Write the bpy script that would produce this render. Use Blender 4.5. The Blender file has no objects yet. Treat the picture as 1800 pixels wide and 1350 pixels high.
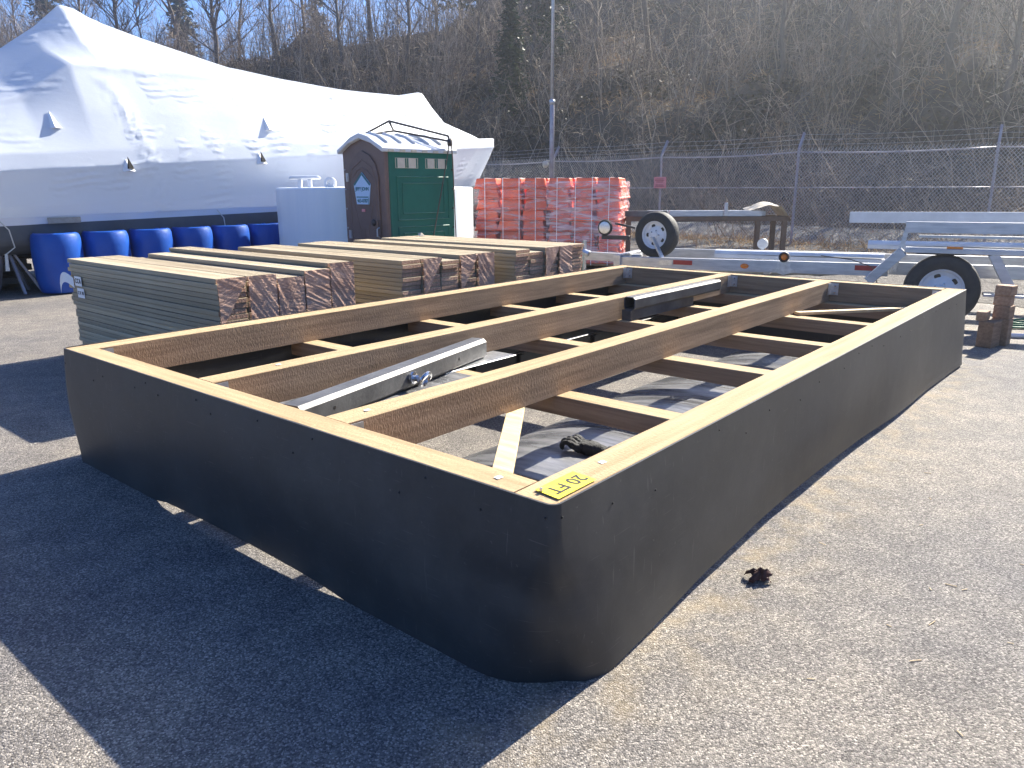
import bpy, bmesh, math, random
import numpy as np
from mathutils import Vector, Matrix, noise
R = math.radians
random.seed(7); rng = np.random.default_rng(7)
S = bpy.context.scene
C = S.collection

# ------------------------------------------------------------------ camera, sky, sun, exposure
cd = bpy.data.cameras.new('camera'); cam = bpy.data.objects.new('camera', cd); C.objects.link(cam)
cd.sensor_width = 36; cd.lens = 26.64; cd.clip_end = 2000; cd.clip_start = .05
cam.matrix_world = Matrix.Translation((0, 0, 1.58)) @ Matrix.Rotation(R(90-14.6), 4, 'X') @ Matrix.Rotation(R(-.25), 4, 'Z')
S.camera = cam
SUN_AZ, SUN_EL = 46.6, 35.0
W = bpy.data.worlds.new('World'); S.world = W; W.use_nodes = True
wn = W.node_tree.nodes; wl = W.node_tree.links
sky = wn.new('ShaderNodeTexSky'); sky.sky_type = 'NISHITA'; sky.sun_disc = False
sky.sun_elevation = R(SUN_EL); sky.sun_rotation = R(90-SUN_AZ)
sky.air_density = 1.0; sky.dust_density = 0; sky.ozone_density = 5
tint = wn.new('ShaderNodeMix'); tint.data_type = 'RGBA'; tint.blend_type = 'MULTIPLY'; tint.inputs[0].default_value = 1; tint.inputs[7].default_value = (.62, .88, 1.28, 1)      # deep clear blue of this sky
wl.new(sky.outputs[0], tint.inputs[6]); wl.new(tint.outputs[2], wn['Background'].inputs[0]); wn['Background'].inputs[1].default_value = .055
sl = bpy.data.lights.new('sun', 'SUN'); sun = bpy.data.objects.new('sun', sl); C.objects.link(sun)
sl.energy = 5.0; sl.angle = R(.5); sl.color = (1, .93, .81)
sd = Vector((math.cos(R(SUN_EL))*math.cos(R(SUN_AZ)), math.cos(R(SUN_EL))*math.sin(R(SUN_AZ)), math.sin(R(SUN_EL))))
sun.rotation_euler = sd.to_track_quat('Z', 'Y').to_euler(); sun.location = sd*60
S.view_settings.view_transform = 'Standard'; S.view_settings.look = 'None'
S.view_settings.exposure = 1.8; S.view_settings.gamma = 1
S.cycles.max_bounces = 8; S.cycles.transparent_max_bounces = 12

# ------------------------------------------------------------------ helpers
class MB:
    def __init__(s): s.v = []; s.f = []; s.m = []
    def add(s, vs, fs, mi=0):
        b = len(s.v); s.v += [tuple(p) for p in vs]
        s.f += [tuple(b+i for i in f) for f in fs]; s.m += [mi]*len(fs); return s
    def box(s, x0, x1, y0, y1, z0, z1, mi=0, T=None):
        vs = [Vector((x, y, z)) for z in (z0, z1) for y in (y0, y1) for x in (x0, x1)]
        if T is not None: vs = [T @ p for p in vs]
        return s.add(vs, [(0,2,3,1),(4,5,7,6),(0,1,5,4),(2,6,7,3),(0,4,6,2),(1,3,7,5)], mi)
    def beam(s, a, b, w, h, mi=0, up=(0,0,1)):
        a = Vector(a); b = Vector(b); d = (b-a); L = d.length; d.normalize()
        side = d.cross(Vector(up)).normalized(); u = side.cross(d)
        T = Matrix((( d.x, side.x, u.x, a.x), (d.y, side.y, u.y, a.y), (d.z, side.z, u.z, a.z), (0,0,0,1)))
        return s.box(0, L, -w/2, w/2, -h/2, h/2, mi, T)
    def tube(s, pts, r, n=8, mi=0, cap=True):
        pts = [Vector(p) for p in pts]; k = len(pts)
        rs = r if hasattr(r, '__len__') else [r]*k
        vs = []; prev = None
        for i, p in enumerate(pts):
            t = (pts[min(i+1, k-1)]-pts[max(i-1, 0)]).normalized()
            a = Vector((0,0,1)) if abs(t.z) < .9 else Vector((1,0,0))
            if prev is not None: a = prev
            x = t.cross(a).normalized(); y = x.cross(t).normalized(); prev = y
            vs += [p+rs[i]*(x*math.cos(2*math.pi*j/n)+y*math.sin(2*math.pi*j/n)) for j in range(n)]
        fs = [(i*n+j, i*n+(j+1)%n, (i+1)*n+(j+1)%n, (i+1)*n+j) for i in range(k-1) for j in range(n)]
        if cap: fs += [tuple(reversed(range(n))), tuple((k-1)*n+j for j in range(n))]
        return s.add(vs, fs, mi)
    def lathe(s, prof, n=24, mi=0, T=None, cap=True):
        vs = [Vector((r*math.cos(2*math.pi*j/n), r*math.sin(2*math.pi*j/n), z)) for r, z in prof for j in range(n)]
        if T is not None: vs = [T @ p for p in vs]
        k = len(prof)
        fs = [(i*n+j, i*n+(j+1)%n, (i+1)*n+(j+1)%n, (i+1)*n+j) for i in range(k-1) for j in range(n)]
        if cap and prof[0][0] > 1e-4: fs.append(tuple(reversed(range(n))))
        if cap and prof[-1][0] > 1e-4: fs.append(tuple((k-1)*n+j for j in range(n)))
        return s.add(vs, fs, mi)
    def grid(s, fn, nu, nv, mi=0, closed=False):
        vs = [fn(i/nu, j/nv) for j in range(nv+1) for i in range(nu+1)]
        fs = [(j*(nu+1)+i, j*(nu+1)+i+1, (j+1)*(nu+1)+i+1, (j+1)*(nu+1)+i) for j in range(nv) for i in range(nu)]
        return s.add(vs, fs, mi)
    def prism(s, poly, z0, z1, mi=0, T=None):
        n = len(poly); vs = [Vector((x, y, z0)) for x, y in poly]+[Vector((x, y, z1)) for x, y in poly]
        if T is not None: vs = [T @ p for p in vs]
        return s.add(vs, [tuple(reversed(range(n))), tuple(range(n, 2*n))]+[(i, (i+1)%n, n+(i+1)%n, n+i) for i in range(n)], mi)
    def mesh(s, name, mats, smooth=False, bevel=0):
        me = bpy.data.meshes.new(name); me.from_pydata([tuple(p) for p in s.v], [], s.f)
        if not isinstance(mats, (list, tuple)): mats = [mats]
        for m in mats: me.materials.append(m)
        me.polygons.foreach_set('material_index', s.m)
        bm = bmesh.new(); bm.from_mesh(me)
        bmesh.ops.recalc_face_normals(bm, faces=bm.faces)
        if bevel: bmesh.ops.bevel(bm, geom=[e for e in bm.edges if len(e.link_faces) == 2 and e.calc_face_angle(0) > .6], offset=bevel, segments=1, affect='EDGES')
        bm.to_mesh(me); bm.free()
        if smooth: me.shade_smooth(); 
        if smooth == 'auto': me.set_sharp_from_angle(angle=R(38))
        return me
    def build(s, name, mats, parent=None, smooth=False, bevel=0):
        return link(name, s.mesh(name, mats, smooth, bevel), parent)
def link(name, data, parent=None):
    o = bpy.data.objects.new(name, data); C.objects.link(o)
    if parent: o.parent = parent
    return o
def tag(o, label=None, cat=None, group=None, kind=None):
    for k, v in (('label', label), ('category', cat), ('group', group), ('kind', kind)):
        if v: o[k] = v
    return o
def thing(name, label, cat, loc=(0,0,0), rz=0, group=None):
    o = bpy.data.objects.new(name, None); C.objects.link(o); o.location = loc; o.rotation_euler = (0, 0, R(rz))
    o.empty_display_size = .1
    return tag(o, label, cat, group)
def npmesh(name, V, F, mat, smooth=False):
    me = bpy.data.meshes.new(name); k = F.shape[1]
    me.vertices.add(len(V)); me.vertices.foreach_set('co', V.astype(np.float32).ravel())
    me.loops.add(F.size); me.loops.foreach_set('vertex_index', F.astype(np.int32).ravel())
    me.polygons.add(len(F)); me.polygons.foreach_set('loop_start', np.arange(0, F.size, k, dtype=np.int32))
    me.materials.append(mat); me.update(calc_edges=True)
    if smooth: me.shade_smooth()
    return me
def nptubes(P, Rd, n=3):
    # P (N,K,3) polylines, Rd (N,K) radii -> verts, quads
    N, K, _ = P.shape
    t = np.gradient(P, axis=1); t /= np.linalg.norm(t, axis=2, keepdims=True)+1e-9
    a = np.where(np.abs(t[..., 2:3]) > .9, np.array([1., 0, 0]), np.array([0, 0, 1.]))
    x = np.cross(t, a); x /= np.linalg.norm(x, axis=2, keepdims=True)+1e-9; y = np.cross(x, t)
    ang = np.arange(n)*2*np.pi/n
    V = P[:, :, None, :]+Rd[:, :, None, None]*(x[:, :, None, :]*np.cos(ang)[None, None, :, None]+y[:, :, None, :]*np.sin(ang)[None, None, :, None])
    idx = np.arange(N*K*n).reshape(N, K, n); j = (np.arange(n)+1) % n
    F = np.stack([idx[:, :-1, :], idx[:, :-1, :][:, :, j], idx[:, 1:, :][:, :, j], idx[:, 1:, :]], -1).reshape(-1, 4)
    return V.reshape(-1, 3), F
def textmesh(txt, size, mat, name='lettering', ex=.0008, bold=0):
    cu = bpy.data.curves.new('t', 'FONT'); cu.body = txt; cu.size = size; cu.align_x = 'CENTER'; cu.align_y = 'CENTER'; cu.extrude = ex
    cu.offset = bold
    o = bpy.data.objects.new('t', cu); C.objects.link(o)
    me = bpy.data.meshes.new_from_object(o.evaluated_get(bpy.context.evaluated_depsgraph_get()))
    bpy.data.objects.remove(o); bpy.data.curves.remove(cu)
    me.name = name; me.materials.clear(); me.materials.append(mat)
    return me
def frame(o, x, y):        # matrix with given origin, x and y axes
    x = Vector(x).normalized(); y = Vector(y).normalized(); z = x.cross(y)
    return Matrix(((x.x, y.x, z.x, o[0]), (x.y, y.y, z.y, o[1]), (x.z, y.z, z.z, o[2]), (0,0,0,1)))

# ------------------------------------------------------------------ materials
def mat(name, col, rough=.6, metal=0, col2=None, scale=8, stretch=(1,1,1), detail=4, bump=0, bscale=None, coord='Object', rnd=0, spec=.5, contrast=(.35,.65), trans=0, bstretch=None, bdist=.02):
    m = bpy.data.materials.new(name); m.use_nodes = True
    n = m.node_tree.nodes; l = m.node_tree.links; p = n['Principled BSDF']
    p.inputs['Roughness'].default_value = rough; p.inputs['Metallic'].default_value = metal
    p.inputs['Specular IOR Level'].default_value = spec
    p.inputs['Base Color'].default_value = (*col, 1)
    tc = n.new('ShaderNodeTexCoord'); mp = n.new('ShaderNodeMapping'); l.new(tc.outputs[coord], mp.inputs[0]); mp.inputs['Scale'].default_value = stretch
    out = None
    if col2:
        nz = n.new('ShaderNodeTexNoise'); nz.inputs['Scale'].default_value = scale; nz.inputs['Detail'].default_value = detail; nz.inputs['Roughness'].default_value = .65
        l.new(mp.outputs[0], nz.inputs[0])
        cr = n.new('ShaderNodeValToRGB'); cr.color_ramp.elements[0].position = contrast[0]; cr.color_ramp.elements[1].position = contrast[1]
        cr.color_ramp.elements[0].color = (*col, 1); cr.color_ramp.elements[1].color = (*col2, 1)
        l.new(nz.outputs[0], cr.inputs[0]); out = cr.outputs[0]
    if rnd:
        oi = n.new('ShaderNodeObjectInfo'); mr = n.new('ShaderNodeMapRange'); mr.inputs['To Min'].default_value = 1-rnd; mr.inputs['To Max'].default_value = 1+rnd
        l.new(oi.outputs['Random'], mr.inputs[0]); hs = n.new('ShaderNodeHueSaturation'); l.new(mr.outputs[0], hs.inputs['Value'])
        if out: l.new(out, hs.inputs['Color'])
        else: hs.inputs['Color'].default_value = (*col, 1)
        out = hs.outputs[0]
    if out: l.new(out, p.inputs['Base Color'])
    if bump:
        b = n.new('ShaderNodeTexNoise'); b.inputs['Scale'].default_value = bscale or scale; b.inputs['Detail'].default_value = 5
        if bstretch:
            mp2 = n.new('ShaderNodeMapping'); l.new(tc.outputs[coord], mp2.inputs[0]); mp2.inputs['Scale'].default_value = bstretch; l.new(mp2.outputs[0], b.inputs[0])
        else: l.new(mp.outputs[0], b.inputs[0])
        bp = n.new('ShaderNodeBump'); bp.inputs['Strength'].default_value = bump; bp.inputs['Distance'].default_value = bdist
        l.new(b.outputs[0], bp.inputs['Height']); l.new(bp.outputs[0], p.inputs['Normal'])
    if trans:
        tr = n.new('ShaderNodeBsdfTranslucent'); tr.inputs[0].default_value = (*col, 1); mx = n.new('ShaderNodeMixShader'); mx.inputs[0].default_value = trans
        l.new(p.outputs[0], mx.inputs[1]); l.new(tr.outputs[0], mx.inputs[2]); l.new(mx.outputs[0], n['Material Output'].inputs[0])
    return m
def island_mat(name, cols, rough=.8, trans=0, lo=.0):
    m = bpy.data.materials.new(name); m.use_nodes = True; n = m.node_tree.nodes; l = m.node_tree.links; p = n['Principled BSDF']
    g = n.new('ShaderNodeNewGeometry'); cr = n.new('ShaderNodeValToRGB'); cr.color_ramp.interpolation = 'LINEAR'
    el = cr.color_ramp.elements
    for i, c in enumerate(cols):
        e = el[i] if i < 2 else el.new(1)
        e.position = i/(len(cols)-1); e.color = (*c, 1)
    l.new(g.outputs['Random Per Island'], cr.inputs[0]); l.new(cr.outputs[0], p.inputs['Base Color'])
    p.inputs['Roughness'].default_value = rough; p.inputs['Specular IOR Level'].default_value = .25
    if trans:
        tr = n.new('ShaderNodeBsdfTranslucent'); l.new(cr.outputs[0], tr.inputs[0]); mx = n.new('ShaderNodeMixShader'); mx.inputs[0].default_value = trans
        l.new(p.outputs[0], mx.inputs[1]); l.new(tr.outputs[0], mx.inputs[2]); l.new(mx.outputs[0], n['Material Output'].inputs[0])
    return m

def asphalt_mat():
    m = bpy.data.materials.new('asphalt'); m.use_nodes = True; n = m.node_tree.nodes; l = m.node_tree.links; p = n['Principled BSDF']
    tc = n.new('ShaderNodeTexCoord')
    def nz(scale, det=4, kind='ShaderNodeTexNoise'):
        t = n.new(kind); t.inputs['Scale'].default_value = scale
        if kind == 'ShaderNodeTexNoise': t.inputs['Detail'].default_value = det
        l.new(tc.outputs['Object'], t.inputs[0]); return t
    def ramp(src, stops):
        r = n.new('ShaderNodeValToRGB'); e = r.color_ramp.elements
        for i, (q, c) in enumerate(stops):
            x = e[i] if i < 2 else e.new(q)
            x.position = q; x.color = (*c, 1)
        l.new(src, r.inputs[0]); return r
    def mix(f, a, b, mode='MIX'):
        x = n.new('ShaderNodeMix'); x.data_type = 'RGBA'; x.blend_type = mode
        for s_, v in ((0, f), (6, a), (7, b)):
            if hasattr(v, 'is_linked') or hasattr(v, 'links'): l.new(v, x.inputs[s_])
            elif isinstance(v, tuple): x.inputs[s_].default_value = (*v, 1)
            else: x.inputs[s_].default_value = v
        return x.outputs[2]
    vor = nz(165, kind='ShaderNodeTexVoronoi'); vor.inputs['Randomness'].default_value = 1
    sep = n.new('ShaderNodeSeparateColor'); l.new(vor.outputs['Color'], sep.inputs[0])
    stone = ramp(sep.outputs[0], [(0, (.10,.093,.085)), (.4, (.20,.188,.172)), (.75, (.285,.266,.24)), (1, (.50,.465,.41))])
    gap = ramp(vor.outputs['Distance'], [(.0, (1,1,1)), (.8, (.58,.57,.56))])
    c1 = mix(.75, stone.outputs[0], gap.outputs[0], 'MULTIPLY')
    big = nz(.55, 6); bigr = ramp(big.outputs[0], [(.33, (.74,.75,.79)), (.67, (1.16,1.12,1.05))])
    c2 = mix(1.0, c1, bigr.outputs[0], 'MULTIPLY')
    mid = nz(5, 5); midr = ramp(mid.outputs[0], [(.42, (.86,.86,.88)), (.62, (1.08,1.07,1.05))])
    c2 = mix(1.0, c2, midr.outputs[0], 'MULTIPLY')
    st = nz(1.7, 7); str_ = ramp(st.outputs[0], [(.30, (.62,.62,.64)), (.44, (1,1,1))])
    c2 = mix(.3, c2, str_.outputs[0], 'MULTIPLY')
    # sawdust lying along the near side of the float (a strip of ground with its own edges)
    mp = n.new('ShaderNodeMapping'); l.new(tc.outputs['Object'], mp.inputs[0]); mp.vector_type = 'TEXTURE'
    mp.inputs['Location'].default_value = (.122, 2.03, 0); mp.inputs['Rotation'].default_value = (0, 0, R(50.06))
    sx = n.new('ShaderNodeSeparateXYZ'); l.new(mp.outputs[0], sx.inputs[0])
    ab = n.new('ShaderNodeMath'); ab.operation = 'ABSOLUTE'; l.new(sx.outputs[1], ab.inputs[0])
    strip = n.new('ShaderNodeMapRange'); strip.inputs[1].default_value = .05; strip.inputs[2].default_value = .42; strip.inputs[3].default_value = 1; strip.inputs[4].default_value = 0
    l.new(ab.outputs[0], strip.inputs[0])
    along = n.new('ShaderNodeMapRange'); along.inputs[1].default_value = -.9; along.inputs[2].default_value = 0.2; l.new(sx.outputs[0], along.inputs[0])
    sn = nz(7, 6); snr = ramp(sn.outputs[0], [(.46, (0,0,0)), (.72, (1,1,1))])
    m1 = n.new('ShaderNodeMath'); m1.operation = 'MULTIPLY'; l.new(strip.outputs[0], m1.inputs[0]); l.new(snr.outputs[0], m1.inputs[1])
    m2 = n.new('ShaderNodeMath'); m2.operation = 'MULTIPLY'; l.new(m1.outputs[0], m2.inputs[0]); l.new(along.outputs[0], m2.inputs[1])
    m3 = n.new('ShaderNodeMath'); m3.operation = 'MULTIPLY'; m3.inputs[1].default_value = .36; l.new(m2.outputs[0], m3.inputs[0])
    c3 = mix(m3.outputs[0], c2, (.42,.32,.17))
    l.new(c3, p.inputs['Base Color']); p.inputs['Roughness'].default_value = .85; p.inputs['Specular IOR Level'].default_value = .3
    fine = nz(160, 3)
    ad = n.new('ShaderNodeMath'); ad.operation = 'MULTIPLY_ADD'; ad.inputs[1].default_value = -.8; l.new(vor.outputs['Distance'], ad.inputs[0]); l.new(fine.outputs[0], ad.inputs[2])
    b = n.new('ShaderNodeBump'); b.inputs['Strength'].default_value = .65; b.inputs['Distance'].default_value = .006
    l.new(ad.outputs[0], b.inputs['Height']); l.new(b.outputs[0], p.inputs['Normal'])
    return m

def skirt_mat():
    m = mat('black_polyethylene', (.022,.0225,.0235), .46, col2=(.032,.0325,.034), scale=2.2, bump=.10, bscale=5, spec=.5)
    n = m.node_tree.nodes; l = m.node_tree.links; p = n['Principled BSDF']; tc = [x for x in n if x.type == 'TEX_COORD'][0]
    prev = p.inputs['Base Color'].links[0].from_socket
    for (sc, rot, st, thr) in (((7, 7, 220), .0, 1, .74), ((90, 90, 5), .25, 1, .752), ((50, 50, 50), .9, 1, .77)):
        mp = n.new('ShaderNodeMapping'); mp.inputs['Scale'].default_value = sc; mp.inputs['Rotation'].default_value = (rot, rot*.6, 0)
        l.new(tc.outputs['Object'], mp.inputs[0]); z = n.new('ShaderNodeTexNoise'); z.inputs['Scale'].default_value = 1; z.inputs['Detail'].default_value = 2
        l.new(mp.outputs[0], z.inputs[0]); r = n.new('ShaderNodeMapRange'); r.inputs[1].default_value = thr-.06; r.inputs[2].default_value = thr; r.inputs[4].default_value = .42
        l.new(z.outputs[0], r.inputs[0]); x = n.new('ShaderNodeMix'); x.data_type = 'RGBA'; l.new(r.outputs[0], x.inputs[0]); l.new(prev, x.inputs[6]); x.inputs[7].default_value = (.13,.125,.115,1)
        prev = x.outputs[2]
    du = n.new('ShaderNodeTexNoise'); du.inputs['Scale'].default_value = 1.4; du.inputs['Detail'].default_value = 9; du.inputs['Roughness'].default_value = .75; l.new(tc.outputs['Object'], du.inputs[0])
    r = n.new('ShaderNodeMapRange'); r.inputs[1].default_value = .48; r.inputs[2].default_value = .8; r.inputs[4].default_value = .28; l.new(du.outputs[0], r.inputs[0])
    x = n.new('ShaderNodeMix'); x.data_type = 'RGBA'; l.new(r.outputs[0], x.inputs[0]); l.new(prev, x.inputs[6]); x.inputs[7].default_value = (.16,.145,.12,1); prev = x.outputs[2]
    rr = n.new('ShaderNodeMapRange'); rr.inputs[3].default_value = .40; rr.inputs[4].default_value = .62; l.new(du.outputs[0], rr.inputs[0]); l.new(rr.outputs[0], p.inputs['Roughness'])
    l.new(prev, p.inputs['Base Color'])
    return m

WOOD_A, WOOD_B = (.50,.335,.15), (.60,.43,.215)
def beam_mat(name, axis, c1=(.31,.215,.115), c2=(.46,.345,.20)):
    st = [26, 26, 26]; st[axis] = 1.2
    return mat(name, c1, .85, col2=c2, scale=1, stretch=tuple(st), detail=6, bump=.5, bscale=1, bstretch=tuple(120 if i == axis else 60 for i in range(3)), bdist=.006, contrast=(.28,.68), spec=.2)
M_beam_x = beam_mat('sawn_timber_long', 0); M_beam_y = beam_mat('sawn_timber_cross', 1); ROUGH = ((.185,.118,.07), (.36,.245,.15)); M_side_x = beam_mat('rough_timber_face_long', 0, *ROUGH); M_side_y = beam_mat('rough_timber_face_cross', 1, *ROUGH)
M_pale = mat('planed_lath', (.55,.40,.2), .8, col2=(.68,.53,.3), scale=1, stretch=(20,3,20), bump=.3, bscale=1)
M_skirt = skirt_mat()
M_sheet = mat('sheen_streaked_plastic', (.075,.077,.082), .27, col2=(.30,.30,.305), scale=1.0, stretch=(7,1.4,1), detail=9, bump=.2, bscale=1, contrast=(.4,.72), bstretch=(14,2,1))  # pale streaks paint the sheen on the plastic into its colour
M_tub = mat('glossy_black_plastic', (.012,.012,.013), .3, col2=(.02,.02,.02), scale=3, bump=.05)
M_galv = mat('galvanised_steel', (.45,.46,.47), .38, .85, col2=(.62,.63,.64), scale=18, detail=3)
M_steel = mat('mill_steel', (.055,.055,.058), .56, .5, col2=(.15,.15,.15), scale=4, detail=7, bump=.1, bscale=30, contrast=(.3,.7))
M_wire = mat('zinc_wire', (.5,.51,.53), .4, .4)
M_bright = mat('bright_steel', (.6,.6,.6), .22, 1.0)
M_screw = mat('dark_screw', (.03,.03,.03), .4, .6)
M_hole = mat('black_hole', (.004,.004,.004), .9)
M_yellow = mat('yellow_tag', (.85,.72,.03), .45, col2=(.9,.78,.06), scale=20)
M_ink = mat('black_ink', (.015,.015,.015), .6)
M_asph = asphalt_mat()
M_board = mat('treated_board', (.24,.19,.12), .8, col2=(.46,.385,.265), scale=1, stretch=(10,.7,24), detail=6, bump=.25, bscale=1, rnd=.24, spec=.2, contrast=(.25,.75))
M_bend = mat('sawn_board_end', (.36,.20,.125), .85, col2=(.54,.34,.23), scale=30, bump=.5, bscale=60, rnd=.2, spec=.2)
M_film = mat('brown_crumpled_film', (.40,.225,.15), .72, col2=(.58,.37,.26), scale=3, stretch=(1,1,2), detail=6, bump=.3, bscale=14, bstretch=(1,1,2.2), bdist=.03)
M_wrap = mat('white_shrink_film', (.73,.78,.85), .42, bump=.16, bscale=5, bstretch=(1.2,1.2,3), bdist=.02, trans=.42, spec=.4)
def add_ripples(m):
    n = m.node_tree.nodes; l = m.node_tree.links; p = n['Principled BSDF']; tc = [x for x in n if x.type == 'TEX_COORD'][0]
    mp = n.new('ShaderNodeMapping'); l.new(tc.outputs['Object'], mp.inputs[0]); mp.inputs['Rotation'].default_value = (0, R(8), 0); mp.inputs['Scale'].default_value = (1, 0, 1)
    wv = n.new('ShaderNodeTexWave'); wv.bands_direction = 'Z'; wv.inputs['Scale'].default_value = 2.6; wv.inputs['Distortion'].default_value = 3.5; wv.inputs['Detail'].default_value = 2; wv.inputs['Detail Scale'].default_value = 1.2
    l.new(mp.outputs[0], wv.inputs[0])
    ms = n.new('ShaderNodeTexNoise'); ms.inputs['Scale'].default_value = 1.5; ms.inputs['Detail'].default_value = 1; l.new(tc.outputs['Object'], ms.inputs[0])
    r = n.new('ShaderNodeMapRange'); r.inputs[1].default_value = .55; r.inputs[2].default_value = .68; l.new(ms.outputs[0], r.inputs[0])
    mu = n.new('ShaderNodeMath'); mu.operation = 'MULTIPLY'; l.new(wv.outputs['Fac'], mu.inputs[0]); l.new(r.outputs[0], mu.inputs[1])
    old = [x for x in n if x.type == 'BUMP'][0]
    b = n.new('ShaderNodeBump'); b.inputs['Strength'].default_value = .55; b.inputs['Distance'].default_value = .03; l.new(mu.outputs[0], b.inputs['Height']); l.new(old.outputs[0], b.inputs['Normal']); l.new(b.outputs[0], p.inputs['Normal'])
add_ripples(M_wrap)
M_tape = mat('white_tape', (.8,.8,.8), .4)
M_hull = mat('grey_hull_paint', (.075,.082,.088), .5, col2=(.10,.108,.112), scale=2)
M_dark = mat('dark_under_tarp', (.03,.035,.04), .7, col2=(.045,.05,.055), scale=2, bump=.3, bscale=3)
M_tanpatch = mat('tan_patch', (.33,.29,.24), .8, col2=(.4,.36,.3), scale=20)
M_rope = mat('pale_rope', (.6,.58,.52), .8)
M_blue = mat('blue_plastic_drum', (.002,.062,.33), .42, col2=(.003,.075,.38), scale=3, bump=.05, bscale=12)
M_tank = mat('white_tank_plastic', (.76,.79,.83), .35, col2=(.82,.84,.86), scale=1, stretch=(6,6,.3), bump=.03)
M_brown = mat('brown_moulded_plastic', (.15,.095,.075), .5, col2=(.175,.112,.09), scale=5, bump=.1, bscale=60)
M_brown2 = mat('brown_door_plastic', (.125,.08,.065), .5, col2=(.15,.097,.078), scale=5, bump=.1, bscale=60)
M_green = mat('green_moulded_plastic', (.005,.115,.075), .45, col2=(.007,.135,.088), scale=4, bump=.05, bscale=40)
M_roof = mat('translucent_white_roof', (.66,.68,.70), .45, trans=.15)
M_vent = mat('tan_vent', (.55,.48,.36), .7, col2=(.65,.58,.46), scale=12)
M_signw = mat('pale_blue_sign', (.45,.62,.80), .4)
M_teal = mat('teal_ink', (.01,.14,.16), .5)
M_cable = mat('brown_cable', (.10,.075,.055), .6)
M_rack = mat('dark_rack_steel', (.05,.045,.045), .5, .4)
M_orange = mat('orange_plastic', (.78,.11,.045), .45, col2=(.88,.17,.075), scale=3, rnd=.15)
M_red = mat('red_reflector', (.35,.02,.02), .3)
M_amber = mat('amber_lens', (.8,.20,.015), .25)
M_rubber = mat('tyre_rubber', (.022,.022,.023), .75, col2=(.035,.035,.034), scale=10, bump=.2, bscale=40)
M_wwheel = mat('white_wheel_paint', (.62,.63,.64), .4, col2=(.7,.7,.7), scale=8)
M_alu = mat('brushed_aluminium', (.38,.39,.41), .42, .6, col2=(.52,.53,.54), scale=4, stretch=(1,6,6))
M_white = mat('white_bunk_cover', (.60,.61,.62), .5, col2=(.5,.51,.52), scale=4)
M_rust = mat('brown_table_steel', (.11,.072,.05), .7, .1, col2=(.16,.105,.07), scale=9)
M_canvas = mat('tan_canvas', (.42,.37,.28), .85, col2=(.55,.5,.4), scale=8, bump=.4, bscale=12)
M_redsign = mat('faded_red_sign', (.62,.19,.20), .6, col2=(.68,.26,.27), scale=14)
M_redink = mat('dark_red_ink', (.3,.04,.05), .6)
M_post = mat('painted_fence_pipe', (.30,.27,.29), .45, .4, col2=(.40,.38,.40), scale=5)
M_block = mat('rough_wood_block', (.23,.13,.075), .85, col2=(.36,.22,.13), scale=1, stretch=(5,30,30), bump=.4, bscale=1, rnd=.25)
M_hose = mat('green_hose', (.01,.16,.07), .5)
M_glove = mat('black_knit_glove', (.014,.015,.015), .8, col2=(.03,.03,.03), scale=30, bump=.6, bscale=90)
M_leaf = mat('dead_leaf', (.05,.018,.012), .7, col2=(.09,.03,.018), scale=20, bump=.4)
M_chip = mat('wood_splinter', (.45,.34,.2), .8)
M_soil = mat('hill_soil', (.022,.017,.013), .95, col2=(.07,.052,.036), scale=1.3, detail=8, bump=.8, bscale=6, bdist=.2)
M_gravel = mat('grey_ballast', (.05,.05,.05), .95, col2=(.34,.33,.31), scale=9, detail=8, bump=1, bscale=14, bdist=.12, contrast=(.35,.75))
M_verge = mat('dark_gravelly_dirt', (.045,.04,.035), .95, col2=(.20,.18,.155), scale=12, detail=9, bump=1, bscale=22, bdist=.06, contrast=(.38,.72))
M_twig = island_mat('bare_twigs', [(.075,.052,.038), (.19,.14,.10), (.34,.27,.20), (.48,.40,.31)], .8)
M_dry = island_mat('dry_grass_blades', [(.15,.09,.048), (.32,.21,.11), (.48,.35,.20), (.2,.10,.055)], .85, .3)
M_ivy = island_mat('ivy_leaves', [(.022,.02,.014), (.05,.043,.024), (.095,.075,.046), (.16,.105,.066)], .55, .25)
M_bark = mat('grey_bark', (.075,.06,.048), .9, col2=(.15,.125,.1), scale=4, stretch=(6,6,1), bump=.6)
M_branch = mat('bare_branches', (.085,.065,.05), .9, col2=(.16,.125,.095), scale=3)
M_needle = island_mat('conifer_needles', [(.010,.02,.010), (.022,.04,.016), (.035,.055,.022)], .6, .15)

# ------------------------------------------------------------------ ground and hill
def foot_s(X, Y):      # distance behind the foot of the hill (vectorised, signed by polyline side)
    fp = np.array([(-160,70),(-60,52),(-22,46),(-6,40),(4,32.5),(12,25),(20,17),(34,2),(70,-40)], float)
    best = np.full(X.shape, 1e9); sgn = np.ones(X.shape)
    for a, b in zip(fp[:-1], fp[1:]):
        d = b-a; L2 = d@d; t = np.clip(((X-a[0])*d[0]+(Y-a[1])*d[1])/L2, 0, 1)
        dx = X-(a[0]+t*d[0]); dy = Y-(a[1]+t*d[1]); r = np.hypot(dx, dy); s_ = np.sign(d[0]*dy-d[1]*dx)
        u_ = r < best-1e-9; best = np.where(u_, r, best); sgn = np.where(u_, s_, sgn)
    return best*sgn
def fbm(X, Y, seed=0, octs=((14,1),(6,.45),(2.6,.2))):
    r = np.random.default_rng(seed); z = np.zeros(X.shape)
    for L, a in octs:
        for k in range(4):
            th = r.uniform(0, 2*np.pi); ph = r.uniform(0, 2*np.pi); f = 2*np.pi/(L*r.uniform(.7,1.4))
            z += a*.35*np.sin((X*np.cos(th)+Y*np.sin(th))*f+ph)
    return z
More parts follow.
